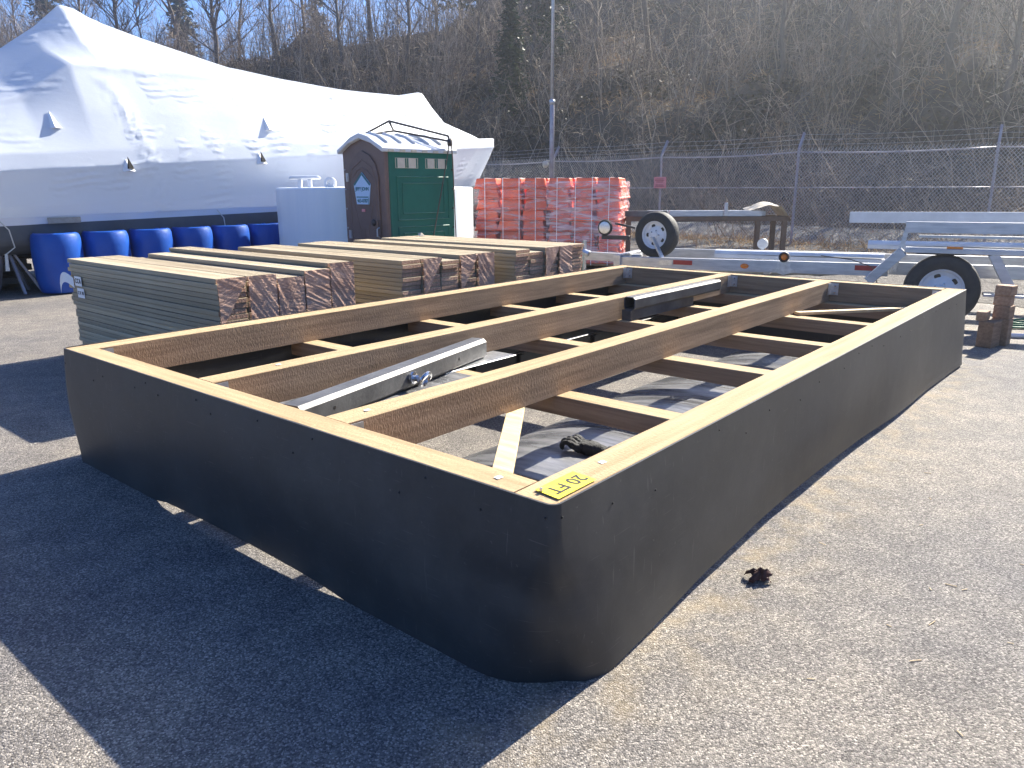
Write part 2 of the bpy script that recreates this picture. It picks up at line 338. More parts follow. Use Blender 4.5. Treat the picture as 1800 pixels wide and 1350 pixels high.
def hill_z(X, Y):
    s = foot_s(X, Y)
    sc = np.interp(X, [-40,-12,2,10], [17,18,32,46]); z = np.where(s < 0, 0, .60*np.minimum(s, sc)+np.clip(s-sc, 0, 60)*.03)
    env = np.clip(s/6, 0, 1)
    return z*(.35+.65*np.clip(s/5, 0, 1))+env*fbm(X, Y, 3, ((16,1),(7,.4),(2.6,.12)))*1.7+np.where(s < -2, -.6, -.02+np.clip(s+1, 0, 1)*.1)
g = MB(); g.grid(lambda a, b: (-300+600*a, -300+600*b, 0), 4, 4)
tag(g.build('pavement', M_asph), kind='structure')
gx, gy = np.meshgrid(np.linspace(-130, 75, 165), np.linspace(-30, 150, 150))
hz = hill_z(gx, gy)
V = np.stack([gx, gy, hz], -1).reshape(-1, 3); nx_ = gx.shape[1]
ii = np.arange(V.shape[0]).reshape(gx.shape); F = np.stack([ii[:-1,:-1], ii[:-1,1:], ii[1:,1:], ii[1:,:-1]], -1).reshape(-1, 4)
keep = (foot_s(gx, gy) > -4).reshape(-1)[F].all(1)
tag(link('hillside', npmesh('hillside', V, F[keep], M_soil, True)), kind='structure')
FD = np.array([.676, -.737]); FN = np.array([.737, .676]); F0 = np.array([7.9, 21.3])      # fence line, outward normal
def fpt(t, s=0): return F0+FD*t+FN*s
gv = MB()
def gfun(a, b):
    p = fpt(-40+70*a, .5+5.0*b); h = .006+.34*math.sin(math.pi*min(1, b*1.25))*(1 if b < .8 else 1)
    return (p[0], p[1], h+.05*noise.noise(Vector((p[0]*2.5, p[1]*2.5, 0)))*math.sin(math.pi*b) if 0 < b < 1 else -.03)
gv.grid(gfun, 260, 26); tag(gv.build('gravel_bank', M_gravel, smooth=True), kind='structure')

vg = MB(); near_ = [(2.2,17.0),(2.6,13.6),(4.6,12.0),(7.2,9.6),(10,8.2),(16,4)]; far_ = [(2.2,27.3),(4.69,24.8),(7.9,21.3),(11.5,19.0),(15.3,16.5),(21,12.5)]
def vfun(a, b):
    q = a*5; i = min(int(q), 4); f = q-i
    n0 = Vector(near_[i]).lerp(Vector(near_[i+1]), f); f0 = Vector(far_[i]).lerp(Vector(far_[i+1]), f); p = n0.lerp(f0, b)
    p += Vector((noise.noise(Vector((p.x*1.2, p.y*1.2, 0))), noise.noise(Vector((p.x*1.2, p.y*1.2, 5)))))*(.35*(1-b))
    return (p.x, p.y, .005+(.02+.035*noise.noise(Vector((p.x*3, p.y*3, 1))))*min(1, b*4)*(.5+.5*math.cos(a)))
vg.grid(vfun, 120, 60); tag(vg.build('dirt_verge', M_verge, smooth=True), kind='structure')

# ------------------------------------------------------------------ vegetation on the hill
def scatter(n, x0, x1, y0, y1, smin, smax, seed):
    r = np.random.default_rng(seed); out = []
    while sum(map(len, out)) < n:
        X = r.uniform(x0, x1, n*4); Y = r.uniform(y0, y1, n*4); s = foot_s(X, Y); ang = X/np.maximum(Y, 1)
        k = (s > smin) & (s < smax) & (np.abs(ang) < .85) & (Y > 8); out.append(np.stack([X[k], Y[k]], -1))
    return np.concatenate(out)[:n]
def visible(P):      # inside the horizontal field (with a margin) so that brush is not wasted
    return np.abs(P[:, 0]/np.maximum(P[:, 1], .1)) < .85
def shrub_tubes(P, seed, hmin, hmax, stems, lean, r0, twigs, K=5, rmin=.003):
    r = np.random.default_rng(seed); N = len(P); n = N*stems
    base = np.repeat(np.concatenate([P, hill_z(P[:, 0], P[:, 1])[:, None]-.1], 1), stems, 0)
    base[:, :2] += r.normal(0, .25, (n, 2))
    H = r.uniform(hmin, hmax, n)*np.repeat(r.uniform(.6, 1.2, N), stems)
    az = r.uniform(0, 2*np.pi, n); ln = r.uniform(.05, lean, n)
    k = np.linspace(0, 1, K)
    cx = np.cos(az)*ln; cy = np.sin(az)*ln
    bend = r.normal(0, .12, (n, 2))
    Pst = np.zeros((n, K, 3))
    Pst[..., 0] = base[:, None, 0]+H[:, None]*(cx[:, None]*k+bend[:, None, 0]*k**2)
    Pst[..., 1] = base[:, None, 1]+H[:, None]*(cy[:, None]*k+bend[:, None, 1]*k**2)
    Pst[..., 2] = base[:, None, 2]+H[:, None]*(k-.25*ln[:, None]*k**2)
    Pst[:, 1:] += r.normal(0, .03, (n, K-1, 3))*H[:, None, None]
    rad = (r0*H/hmax)[:, None]*(1-.85*k)[None]+rmin
    V1, F1 = nptubes(Pst, rad)
    # twigs
    m = n*twigs; si = np.repeat(np.arange(n), twigs); t = r.uniform(.25, .95, m)*(K-1); i0 = np.minimum(t.astype(int), K-2); fr = (t-i0)[:, None]
    st = Pst[si, i0]*(1-fr)+Pst[si, i0+1]*fr
    d = r.normal(0, 1, (m, 3)); d[:, 2] = np.abs(d[:, 2])*.9+.15; d /= np.linalg.norm(d, axis=1, keepdims=True)
    L = (H[si]*r.uniform(.12, .38, m))[:, None]
    mid = st+d*L*.5+r.normal(0, .05, (m, 3))*L; en = st+d*L+np.array([0, 0, -.08])*L+r.normal(0, .1, (m, 3))*L
    Pt = np.stack([st, mid, en], 1); rt = np.stack([np.full(m, .6*r0*.5), np.full(m, .35*r0*.5), np.full(m, .001)], 1)+rmin*.8
    V2, F2 = nptubes(Pt, rt)
    return np.concatenate([V1, V2]), np.concatenate([F1, F2+len(V1)])
def leaf_quads(Pc, size, seed, flat=.5, aspect=.6):
    r = np.random.default_rng(seed); N = len(Pc)
    a = r.normal(0, 1, (N, 3)); a[:, 2] *= flat; a /= np.linalg.norm(a, axis=1, keepdims=True)
    b = np.cross(a, r.normal(0, 1, (N, 3))); b /= np.linalg.norm(b, axis=1, keepdims=True)
    s = (size*r.uniform(.5, 1.4, N))[:, None]
    V = np.stack([Pc-a*s, Pc-b*s*aspect, Pc+a*s, Pc+b*s*aspect], 1).reshape(-1, 3)
    return V, np.arange(N*4).reshape(-1, 4)
def blades(Pc, L, w, seed, updir=.7):
    r = np.random.default_rng(seed); N = len(Pc)
    d = r.normal(0, 1, (N, 3)); d[:, 2] = np.abs(d[:, 2])*updir+.2; d /= np.linalg.norm(d, axis=1, keepdims=True)
    l = (L*r.uniform(.4, 1.3, N))[:, None]; q = np.cross(d, r.normal(0, 1, (N, 3))); q /= np.linalg.norm(q, axis=1, keepdims=True)
    mid = Pc+d*l*.55; tip = Pc+d*l+np.array([0, 0, -.25])*l
    V = np.stack([Pc-q*w, Pc+q*w, mid+q*w*.7, mid-q*w*.7, tip+q*w*.15, tip-q*w*.15], 1).reshape(-1, 3)
    i = np.arange(N)[:, None]*6; F = np.concatenate([i+np.array([0,1,2,3]), i+np.array([3,2,4,5])])
    return V, F
def merge(parts):
    vs, fs, o = [], [], 0
    for v, f in parts: vs.append(v); fs.append(f+o); o += len(v)
    return np.concatenate(vs), np.concatenate(fs)

near = scatter(420, -30, 45, 8, 70, .5, 16, 11); far = scatter(640, -75, 60, 8, 110, 8, 58, 12)
edge = scatter(110, 4, 30, 8, 40, -2.2, 2.5, 13); crest = scatter(380, -75, 0, 40, 95, 9, 26, 15)
vt = rng.uniform(-3, 9, 75); vs_ = rng.uniform(.35, 4.2, 75); vp = F0+FD*vt[:, None]+FN*vs_[:, None]
V, F = merge([shrub_tubes(vp, 25, 1.0, 2.5, 6, 1.1, .013, 8), shrub_tubes(near, 21, 1.6, 4.2, 6, .75, .026, 6), shrub_tubes(far, 22, 2.4, 6.0, 6, .5, .028, 6), shrub_tubes(edge, 23, 1.3, 3.2, 7, .9, .016, 8), shrub_tubes(crest, 24, 3.0, 6.5, 6, .35, .03, 7)])
tag(link('bare_brush', npmesh('bare_brush', V, F, M_twig)), 'tangle of bare brown shrubs covering the hillside', 'brush', kind='stuff')
gp = scatter(85000, -45, 60, 8, 85, -.3, 60, 14)
dens = fbm(gp[:, 0], gp[:, 1], 5, ((9,1),(4,.6)))
tan = gp[dens > -.15]; ivy = gp[dens <= -.15]
def on_hill(P, lo, hi, seed): return np.concatenate([P, (hill_z(P[:, 0], P[:, 1])+np.random.default_rng(seed).uniform(lo, hi, len(P)))[:, None]], 1)
V, F = blades(on_hill(tan, -.02, .25, 1), .55, .014, 31)
tag(link('dry_grass', npmesh('dry_grass', V, F, M_dry)), 'dry tan grass and bracken lying on the hillside', 'dry grass', kind='stuff')
cl = np.repeat(ivy, 3, 0)+rng.normal(0, .3, (len(ivy)*3, 2))
V, F = leaf_quads(on_hill(cl, -.05, .45, 2), .11, 32)
tag(link('ivy_cover', npmesh('ivy_cover', V, F, M_ivy)), 'dark green ivy and bramble leaves covering the slope', 'ground cover', kind='stuff')
# dead weeds along the fence foot
wt = rng.uniform(-7, 9, 9000); ws = rng.uniform(-5.5, 1.2, 9000); kp_ = rng.uniform(0, 1, 9000) < np.exp(-np.abs(ws)/1.6); wt = wt[kp_]; ws = ws[kp_]; wp = F0+FD*wt[:, None]+FN*ws[:, None]
V, F = blades(np.concatenate([wp, np.zeros((len(wp), 1))+.0], 1), .38, .009, 33, .9)
tag(link('dead_weeds', npmesh('dead_weeds', V, F, M_dry)), 'dead brown weeds along the foot of the chain link fence', 'weeds', kind='stuff')

def bare_tree(seed, H, r0):
    r = random.Random(seed); tr = MB(); cols = []
    pts = []; x = y = 0
    for i in range(9):
        k = i/8; x += r.gauss(0, .025)*H*.5; y += r.gauss(0, .025)*H*.5; pts.append(Vector((x, y, H*k*.92)))
    tr.tube(pts, [r0*(1-.88*i/8)+.01 for i in range(9)], 7)
    segs = []
    def grow(p, d, L, rad, lev):
        q = [p]
        for i in range(3):
            d = (d+Vector((r.gauss(0,.14), r.gauss(0,.14), .10))).normalized(); q.append(q[-1]+d*L/3)
        segs.append((q, [rad, rad*.75, rad*.5, rad*.25+.003]))
        if lev > 0:
            for _ in range(r.randint(4, 6)):
                t = r.uniform(.25, 1); i = min(int(t*3), 2); s_ = q[i].lerp(q[i+1], t*3-i)
                nd = (d+Vector((r.gauss(0,.65), r.gauss(0,.65), r.gauss(.15,.4)))).normalized()
                grow(s_, nd, L*r.uniform(.35,.6), rad*.5, lev-1)
    for b in range(22):
        k = r.uniform(.25, .98); i = min(int(k*8), 7); p = pts[i].lerp(pts[i+1], k*8-i); a = r.uniform(0, 2*math.pi)
        d = Vector((math.cos(a), math.sin(a), r.uniform(.5, 1.5))).normalized()
        grow(p, d, H*(.34-.2*k)*r.uniform(.7,1.2), r0*(.42-.28*k)+.012, 2)
    P = np.array([[list(v) for v in q] for q, _ in segs]); Rr = np.array([w for _, w in segs])
    V, F = nptubes(P, Rr)
    return tr.mesh('trunk', M_bark, True), npmesh('crown', V, F, M_branch)
protos = [bare_tree(100+i, h, w) for i, (h, w) in enumerate(((13,.2),(11,.15),(15,.24),(9,.12)))]
def conifer(seed, H):
    r = np.random.default_rng(seed); tr = MB(); tr.tube([(0,0,0),(0,0,H*.5),(0,0,H)], [H*.018, H*.011, .02], 7)
    n = 130; k = r.uniform(.10, .99, n)**.9; a = r.uniform(0, 2*np.pi, n); L = (1-k)*H*.26*r.uniform(.6,1.15,n)+.3
    c = []
    for i in range(n):
        m = 26; t = r.uniform(.1, 1, m)
        px = np.cos(a[i])*L[i]*t; py = np.sin(a[i])*L[i]*t
        c.append(np.stack([px, py, k[i]*H+L[i]*(.12*t-.42*t*t)], 1)+r.normal(0, .16, (m, 3)))
    V, F = leaf_quads(np.concatenate(c), .26, seed, .35, .35)
    return tr.mesh('trunk', M_bark, True), npmesh('crown', V, F, M_needle)
cprot = [conifer(201, 14), conifer(202, 11)]
def put_tree(name, pr, px, Y, sc, rz, label, group):      # px: horizontal position as x/depth ratio
    X = px*Y; z = float(hill_z(np.array([X]), np.array([Y]))[0])
    t = thing(name, label, 'tree', (X, Y, z-.15), rz, group); t.scale = (sc, sc, sc)
    link('trunk', pr[0], t); link('crown', pr[1], t)
TG = 'bare trees on the hilltop'
for i, (q, Y, k, sc) in enumerate(((-.66,64,1,.8),(-.60,72,3,1.0),(-.53,60,0,.75),(-.475,66,2,.8),(-.44,58,1,.9),(-.405,70,0,1),(-.36,62,2,.85),(-.33,74,1,1.1),(-.285,60,0,.8),(-.25,66,3,1.2),
        (-.21,57,1,.9),(-.17,62,2,.8),(-.13,55,0,.8),(-.09,60,1,1.0),(-.04,52,3,1.0),(.03,50,1,.9),(.10,46,2,.75),(.17,44,0,.8),(.24,41,3,1.1),(.33,37,1,.9),(.40,35,0,.7),(.47,31,3,1.0),(.55,30,2,.65),(.62,27,1,.75))):
    if q < -.2: put_tree('bare_tree', protos[k], q, Y, sc, 37*i, 'leafless tree standing against the blue sky above the wrapped boat', TG)
    else: put_tree('bare_tree', protos[k], q, Y, sc, 37*i, 'leafless grey-brown tree growing on the brushy slope behind the fence', 'bare trees on the slope')
for i, (q, Y, k, sc) in enumerate(((-.56,82,0,.95),(-.40,88,1,1.1),(-.235,80,0,.8),(-.06,64,0,.8),(.0,46,1,.62),(.045,50,0,.7))):
    put_tree('evergreen_tree', cprot[k], q, Y, sc, 50*i, 'dark evergreen conifer rising from the wooded hillside', 'evergreens on the hillside')

# ------------------------------------------------------------------ chain link fence
FP = [(-1.6,31.2),(1.5,27.9),(4.69,24.6),(7.71,21.2),(11.5,18.7),(15.3,16.2)]
def fence():
    t = thing('chain_link_fence', 'galvanised chain link fence topped with barbed wire along the hill foot', 'fence', (FP[3][0], FP[3][1], 0))
    O = Vector((FP[3][0], FP[3][1], 0)); H = 2.5; P = [Vector((x, y, 0))-O for x, y in FP]
    pm = MB(); pm.tube([(0,0,0),(0,0,H)], .036, 10); pm.lathe([(.045,H),(.045,H+.03),(.02,H+.06)], 10)
    pmesh = pm.mesh('post', M_post, 'auto')
    am = MB(); am.beam((0,0,H+.0), (0,.29,H+.44), .055, .07); amesh = am.mesh('barb_arm', M_post)
    for i, p in enumerate(P):
        d = (P[min(i+1, 5)]-P[max(i-1, 0)]); rz = math.atan2(d.y, d.x)
        for nm, me in (('post', pmesh), ('barb_arm', amesh)):
            o = link(nm, me, t); o.location = p; o.rotation_euler.z = rz
    for A_, B_ in zip(P[:-1], P[1:]):
        d = B_-A_; w = d.length; d.normalize(); n = Vector((-d.y, d.x, 0))
        def G(x, y, z): return A_+d*x+n*y+Vector((0,0,z))
        for nm, z, r, sag in (('top_rail', H-.06, .021, .05), ('middle_rail', 1.52, .014, 0)):
            m = MB(); m.tube([G(w*k/8, .045, z-sag*math.sin(math.pi*k/8)) for k in range(9)], r, 8); m.build(nm, M_post, t, True)
        for k in range(3):
            y = .26*(k+1)/3-.02; z = H+.02+.38*(k+1)/3; zz = lambda x: z-.04*math.sin(math.pi*x/w)
            m = MB(); m.tube([G(w*q/10, y, zz(w*q/10)) for q in range(11)], .0028, 4)
            for q in range(int(w/.16)):
                x = .07+q*.16; m.beam(G(x-.01,y-.012,zz(x)-.014), G(x+.01,y+.012,zz(x)+.014), .003, .003)
            tag(m.build('barbed_wire', M_galv, t), kind='stuff')
        p = .086; h = H-.04; z0 = .05; sl_ = 1.18; pol = []; nn = int((w+h/sl_)/p)+2
        for sgn in (1, -1):
            for i in range(nn):
                xb = (i*p-h/sl_) if sgn > 0 else (i*p); dx = sgn*h/sl_
                ta, tb = sorted(((0-xb)/dx, (w-xb)/dx)); t0 = max(0., ta); t1 = min(1., tb)
                if t1-t0 < .02: continue
                pol.append([list(G(xb+dx*q, -.04+.004*sgn, z0+h*q)) for q in (t0, (t0+t1)/2, t1)])
        pol = np.array(pol); V, F = nptubes(pol, np.full(pol.shape[:2], .0040))
        tag(link('wire_mesh', npmesh('wire_mesh', V, F, M_wire), t), kind='stuff')
        m = MB()
        for i in range(int(w/p)):
            x = i*p; m.beam(G(x,-.04,z0+h), G(x+.012,-.04,z0+h+.04), .004, .004); m.beam(G(x+.02,-.04,z0+h), G(x+.008,-.04,z0+h+.04), .004, .004)
        tag(m.build('wire_barbs', M_galv, t), kind='stuff')
    return t
fence()
# red notice on the fence
sx, sy = 4.65, 24.48; SZ = 1.68
st = thing('notice_sign', 'small faded red notice hung on the chain link fence post', 'sign', (sx, sy, SZ), math.degrees(math.atan2(FD[1], FD[0])))
m = MB(); m.box(-.23,.23,-.006,.006,-.17,.17); m.build('sign_panel', M_redsign, st, bevel=.002)
for i, (w, z) in enumerate(((.34,.11),(.38,.065),(.26,.02),(.30,-.07),(.34,-.11))):
    m = MB()
    x = -w/2
    while x < w/2-.03:
        q = random.uniform(.02,.06); m.box(x, min(x+q, w/2), -.0085, -.0065, z-.012, z+.012); x += q+.012
    m.build('print_line', M_redink, st)
# tall pole
t = thing('flag_pole', 'tall slender grey metal pole rising beside the fence', 'pole', (1.42, 27.6, 0))
m = MB(); m.tube([(0,0,0),(0,0,4.4),(0,0,4.42)], [.085,.08,.07], 12); m.build('lower_shaft', M_post, t, True)
m = MB(); m.tube([(0,0,4.42),(0,0,11.5)], [.06,.05], 12); m.build('upper_shaft', M_alu, t, True)
m = MB(); m.lathe([(.1,4.3),(.1,4.44),(.06,4.47)], 12); m.build('collar', M_galv, t, True)
m = MB(); m.lathe([(.09,0),(.11,.05),(.11,.14),(.04,.2)], 14, T=Matrix.Translation((-.22,-.12,2.28)) @ Matrix.Rotation(R(60), 4, 'X'))
m.tube([(-.05,0,2.45),(-.2,-.1,2.45)], .02, 6); m.build('lamp_head', M_vent, t, True)

# ------------------------------------------------------------------ shrink-wrapped boat
BO = Vector((-7.01, 11.44, 0)); BA = math.degrees(math.atan2(.788, .616))
boat = thing('wrapped_boat', 'large boat wrapped in white shrink film on stands behind the blue drums', 'boat', BO, BA)
# local x = along boat (to the bow), local y = inward from the near side; centreline at y = 2
def interp(x, tab): return float(np.interp(x, [a for a, _ in tab], [b for _, b in tab]))
ZR = [(-9,2.2),(-4,2.4),(-1.4,2.75),(0,3.35),(.62,3.77),(1.18,4.18),(1.60,4.57),(1.74,4.57),(2.3,4.38),(2.99,4.23),(4.69,3.93),(6.04,3.83),(7.59,3.76),(9.39,3.79),(10.08,3.92),(10.24,3.91),(10.6,3.57),(11.03,3.25),(12.18,2.97),(12.7,2.82),(13.1,2.65)]
HB = [(-9,1.9),(0,2.0),(6.4,2.0),(9.2,1.75),(11.1,1.15),(12.5,.5),(13.1,.04)]
ZS = [(-9,2.05),(-3,2.2),(-.8,2.55),(.3,2.95),(1.05,3.47),(2.8,3.52),(5.0,3.52),(6.6,3.38),(9.8,3.15),(11.2,2.85),(12.5,2.65),(13.1,2.58)]
def wrap_pt(a, b):
    # b 0..1 near bottom edge -> ridge -> far bottom edge
    t = -9+22.1*a; far = b > .5; q = b*2 if not far else (1-b)*2
    hb = interp(t, HB); zc = 1.845+.064*t; zb = 1.155+.016*t+max(0, t-6)*.035; zr = interp(t, ZR); zs = min(interp(t, ZS), zr-.05)
    f = min(1, hb/.8); y0 = 2-hb
    inw = .62*f if t > -1 else .5*f
    prof = [(0,.34*f,zb),(.10,.22*f,zb+.25*(zc-zb)),(.2,.10*f,zb+.72*(zc-zb)),(.25,.02,zc-.03),(.265,0,zc),(.28,.01,zc+.04),(.335,.06*f,zc+.24),(.5,.30*f,zc+.24+.45*(zs-zc-.24)),(.64,inw-.03*f,zs-.1),(.67,inw,zs),(.70,inw+.1*f,zs+.03),(.85,inw+(hb-inw)*.55,zs+(zr-zs)*(.42 if t > 0 else .5)),(1,hb,zr)]
    ks = [p[0] for p in prof]; yy = float(np.interp(q, ks, [p[1] for p in prof])); zz = float(np.interp(q, ks, [p[2] for p in prof]))
    # crumple: heat-shrink puckers, a crinkled weld band, gentle sag between frames
    P = Vector((t, yy, zz))
    w = .016*noise.noise(Vector((t*1.1, zz*1.1, 3)))
    patch = max(0, noise.noise(Vector((t*.8+5, zz*.9, 9)))-.05)
    
    band = math.exp(-((t-(1.55+(3.2-zz)*.28))/.14)**2)*(zz < 3.3)
    w += band*(.028*noise.noise(Vector((t*13, zz*15, 2)))+.015*noise.noise(Vector((t*25, zz*24, 5)))+.012)
    pk = math.exp(-((t-1.75)/.42)**2)*max(0, min(1, (zz-3.3)/1.2)); w += pk*.05*noise.noise(Vector((t*9, zz*3.5, 7)))
    yy = y0+yy-w
    if far: yy = 4-yy
    if t > 7.5 and zz < zc: t -= (zc-zz)*.75*min(1, (t-7.5)/3)
    return (t, yy, zz+.3*w)
m = MB(); m.grid(wrap_pt, 420, 190)
wrap = m.build('shrink_wrap', M_wrap, boat, True)
# gunwale band, tan repair patch, vents, ties
def side(t, z): 
    hb = interp(t, HB); return 2-hb
m = MB(); m.grid(lambda a, b: (-9+14.6*a, .335+.03*b, 1.17+.016*(-9+14.6*a)-.12*b), 30, 2); m.build('white_edge_band', M_tape, boat)
m = MB(); m.box(.28,.76,.318,.331,1.06,1.15); m.build('tan_patch', M_tanpatch, boat)
def hull_pt(a, b):
    t = -9+21.3*a; hb = max(.06, interp(t, HB)-.36); q = b*2 if b <= .5 else (1-b)*2
    ks = [0,.3,.55,1]; ys = [0,.02,.18,hb]; k0 = 1.12+.018*t+max(0, t-6)*.05; zs = [k0,.78+max(0,t-6)*.05,.62+max(0,t-6)*.06,.42+max(0,t-6)*.07]
    y = 2-hb+float(np.interp(q, ks, ys)); z = float(np.interp(q, ks, zs))
    return (t, y if b <= .5 else 4-y, z)
m = MB(); m.grid(hull_pt, 60, 26); m.build('hull', M_hull, boat, True)
m = MB(); m.grid(lambda a, b: (-9+21*a, .47+.25*b+.05*noise.noise(Vector((a*30, b*3, 0))), .92-.35*b+.04*noise.noise(Vector((a*22, b*2, 4)))), 90, 4); m.build('dark_tarp_skirt', M_dark, boat, True)
def vent(t, z, black=False):
    y = wrapy(t, z)-.01
    m = MB()
    m.add([(t-.09,y,z-.11),(t+.10,y,z-.11),(t+.0,y+.09,z+.16),(t-.03,y-.13,z-.09),(t+.06,y-.12,z-.10)], [(0,3,2),(3,4,2),(4,1,2),(0,1,4,3)])
    m.build('wrap_vent', M_tape, boat)
    if black:
        m = MB(); m.add([(t-.045,y-.125,z-.06),(t+.045,y-.125,z-.06),(t+.005,y-.02,z+.13),(t-.045,y-.08,z-.06),(t+.045,y-.08,z-.06)], [(0,1,2),(0,2,3),(1,4,2),(0,3,4,1),(3,2,4)]); m.build('vent_opening', M_hole, boat)
def wrapy(t, z):
    bs = [wrap_pt((t+9)/22.1, b/200) for b in range(100)]
    return min(bs, key=lambda p: abs(p[2]-z))[1]
vent(.55, 2.56); vent(4.25, 2.72); vent(1.45, 1.94, True); vent(3.9, 2.10, True)
for t0 in (-.35, 3.15):
    m = MB(); y = .30; z = 1.12+.018*t0
    m.tube([(t0-.05,y-.02,z+.02),(t0+.06,y-.04,z-.12),(t0+.12,y+.02,z-.38),(t0,y+.06,z-.48)], .009, 6)
    m.tube([(t0,y+.05,z-.47),(t0-.02,y+.04,z-.72)], [.02,.03], 6); m.build('tie_line', M_rope, boat)
for i, x in enumerate((-5.4, -1.0, 3.2, 7.4, 10.6)):
    for yy in (1.0, 3.0):
        kz = .42+max(0, x-6)*.07
        s_ = thing('boat_stand', 'weathered tripod boat stand propping the wrapped hull', 'boat stand', BO+Vector((.616*x-.788*yy, .788*x+.616*yy, 0)), BA, 'stands under the wrapped boat')
        m = MB(); m.box(-.14,.14,-.1,.1,kz+.02,kz+.09); m.tube([(0,0,.35),(0,0,kz+.03)], .03, 8); m.build('pad', M_rust, s_)
        for k in range(4):
            a = R(90*k+20); m = MB(); m.beam((.03*math.cos(a), .03*math.sin(a), kz-.02), (.42*math.cos(a), .42*math.sin(a), .02), .05, .05); m.build('leg', M_rust, s_)
# tripod at the end of the drum row and timber cribbing behind it
PT = Vector((-7.75, 11.75, 0))
s_ = thing('tripod_stand', 'grey splayed-leg wooden tripod beside the end blue drum', 'stand', PT, 20)
m = MB(); m.lathe([(.05,.70),(.09,.74),(.09,.80),(.02,.82)], 10); m.build('head', M_post, s_)
for k in range(6):
    a = R(60*k+8); m = MB(); m.beam((.03*math.cos(a), .03*math.sin(a), .76), (.40*math.cos(a), .40*math.sin(a), .02), .035, .035); m.build('leg', M_post, s_)
M_crib = mat('old_grey_timber', (.10,.09,.08), .9, col2=(.17,.15,.13), scale=3, rnd=.25)
for ci, (cx, cy, lab) in enumerate(((-8.6, 12.3, 'crossed stack of old timbers under the boat beside the tripod'), (-9.6, 12.0, 'crossed stack of old timbers under the boat away from the drums'))):
    s_ = thing('timber_crib', lab, 'timber stack', (cx, cy, 0), BA)
    for lv in range(7):
        for k in (-1, 0, 1):
            m = MB()
            if lv % 2: m.box(-.6,.6,k*.45-.06,k*.45+.06,lv*.1,lv*.1+.098)
            else: m.box(k*.45-.06,k*.45+.06,-.6,.6,lv*.1,lv*.1+.098)
            m.build('timber', M_crib, s_)

# ------------------------------------------------------------------ blue drums
def drum():
    prof = [(.0,.01),(.25,.01),(.29,.03),(.31,.08),(.335,.22),(.352,.5),(.35,.72),(.34,.85),(.318,.91),(.285,.928),(.27,.925),(.262,.905),(0,.905)]
    m = MB(); m.lathe(prof, 40); body = m.mesh('drum_shell', M_blue, 'auto')
    m = MB(); m.lathe([(.0,.906),(.04,.906),(.04,.924),(.0,.925)], 14, T=Matrix.Translation((.17,0,0))); b = m.mesh('bung', M_blue, 'auto')
    return body, b
db = drum()
for k in range(8):
    loc = Vector((-7.03+.47*k*.985, 11.88+.585*k*.985, 0))
    t = thing('blue_drum', ('upright blue plastic drum next to the splayed tripod stand' if k == 0 else 'upright blue plastic drum, %s in the row counted from the tripod stand' % ('second','third','fourth','fifth','sixth','seventh','eighth')[k-1]), 'drum', loc, random.uniform(0, 360), 'blue drums in a row')
    link('drum_shell', db[0], t); link('bung', db[1], t)

# ------------------------------------------------------------------ white round tank
TC = (-2.45, 14.2); TR = 1.75
t = thing('water_tank', 'large white round plastic tank standing behind the portable toilet', 'tank', (TC[0], TC[1], 0))
m = MB(); m.lathe([(TR-.03,0),(TR,.03),(TR,1.55),(TR-.02,1.575),(TR-.1,1.58),(.01,1.60)], 96); m.build('tank_shell', M_tank, t, 'auto')
m = MB()      # white moulded lifting cleat
T0 = Matrix.Translation((-.98,-1.15,1.575))
for x in (-.08,.08): m.box(x-.03,x+.03,-.03,.03,-.02,.13,0,T0)
m.tube([T0 @ Vector(p) for p in ((-.26,0,.15),(-.22,0,.165),(.22,0,.165),(.26,0,.15))], [.02,.032,.032,.02], 8); m.build('cleat', M_tape, t, bevel=.004)
m = MB(); m.lathe([(0,-.04),(.085,-.04),(.1,-.02),(.1,.03),(.06,.045),(.055,.02),(.02,.02),(0,.03)], 24, T=Matrix.Translation((-.52,-1.32,1.645)) @ Matrix.Rotation(R(90), 4, 'X')); m.build('port_cap', M_tape, t, 'auto')

# ------------------------------------------------------------------ portable toilet
POT = thing('portable_toilet', 'portable toilet with brown arched door front, green side and white roof', 'portable toilet', (-1.75, 10.98, 0), 45)
# local x = along the green side (into depth), local y = leftwards along the brown front; near vertical edge at origin
PW, PD, PH = 1.02, 1.24, 2.08
def px_poly(y0, y1, zs, ze, zp):      # arched outline in (y,z)
    return [(y0,zs),(y1,zs),(y1,ze),((y0+y1)/2,zp),(y0,ze)]
m = MB(); m.box(.03,PD,0.03,PW-.03,.02,PH-.02); m.prism([(0,0)],0,0) if False else None
m.build('cabin_core', M_green, POT)
TX = Matrix(((0,0,1,0),(1,0,0,0),(0,1,0,0),(0,0,0,1)))      # (a,b,c) -> x=c, y=a, z=b
m = MB(); m.prism([(-.01,0),(PW+.01,0),(PW+.01,PH),(PW*.78,PH+.12),(PW/2,PH+.19),(PW*.22,PH+.12),(-.01,PH)], -.02, .05, T=TX); m.build('front_wall', M_brown, POT, bevel=.012)
door_pts = [(.13,.08),(.89,.08),(.89,1.72),(.83,1.9),(.70,2.02),(.51,2.09),(.32,2.02),(.19,1.9),(.13,1.72)]
m = MB(); m.prism(door_pts, -.045, -.018, T=TX); door = m.build('door', M_brown2, POT, bevel=.008)
def door_ridge(poly, w=.02, x=-.05):
    m = MB(); m.tube([(x+.008, a, b) for a, b in poly], w/2, 6); return m.build('moulded_rib', M_brown, door)
door_ridge([(.19,.1),(.19,1.66),(.26,1.84),(.51,1.96),(.76,1.84),(.83,1.66),(.83,.1)])
door_ridge([(.27,1.72),(.38,1.81),(.51,1.85),(.64,1.81),(.75,1.72)])
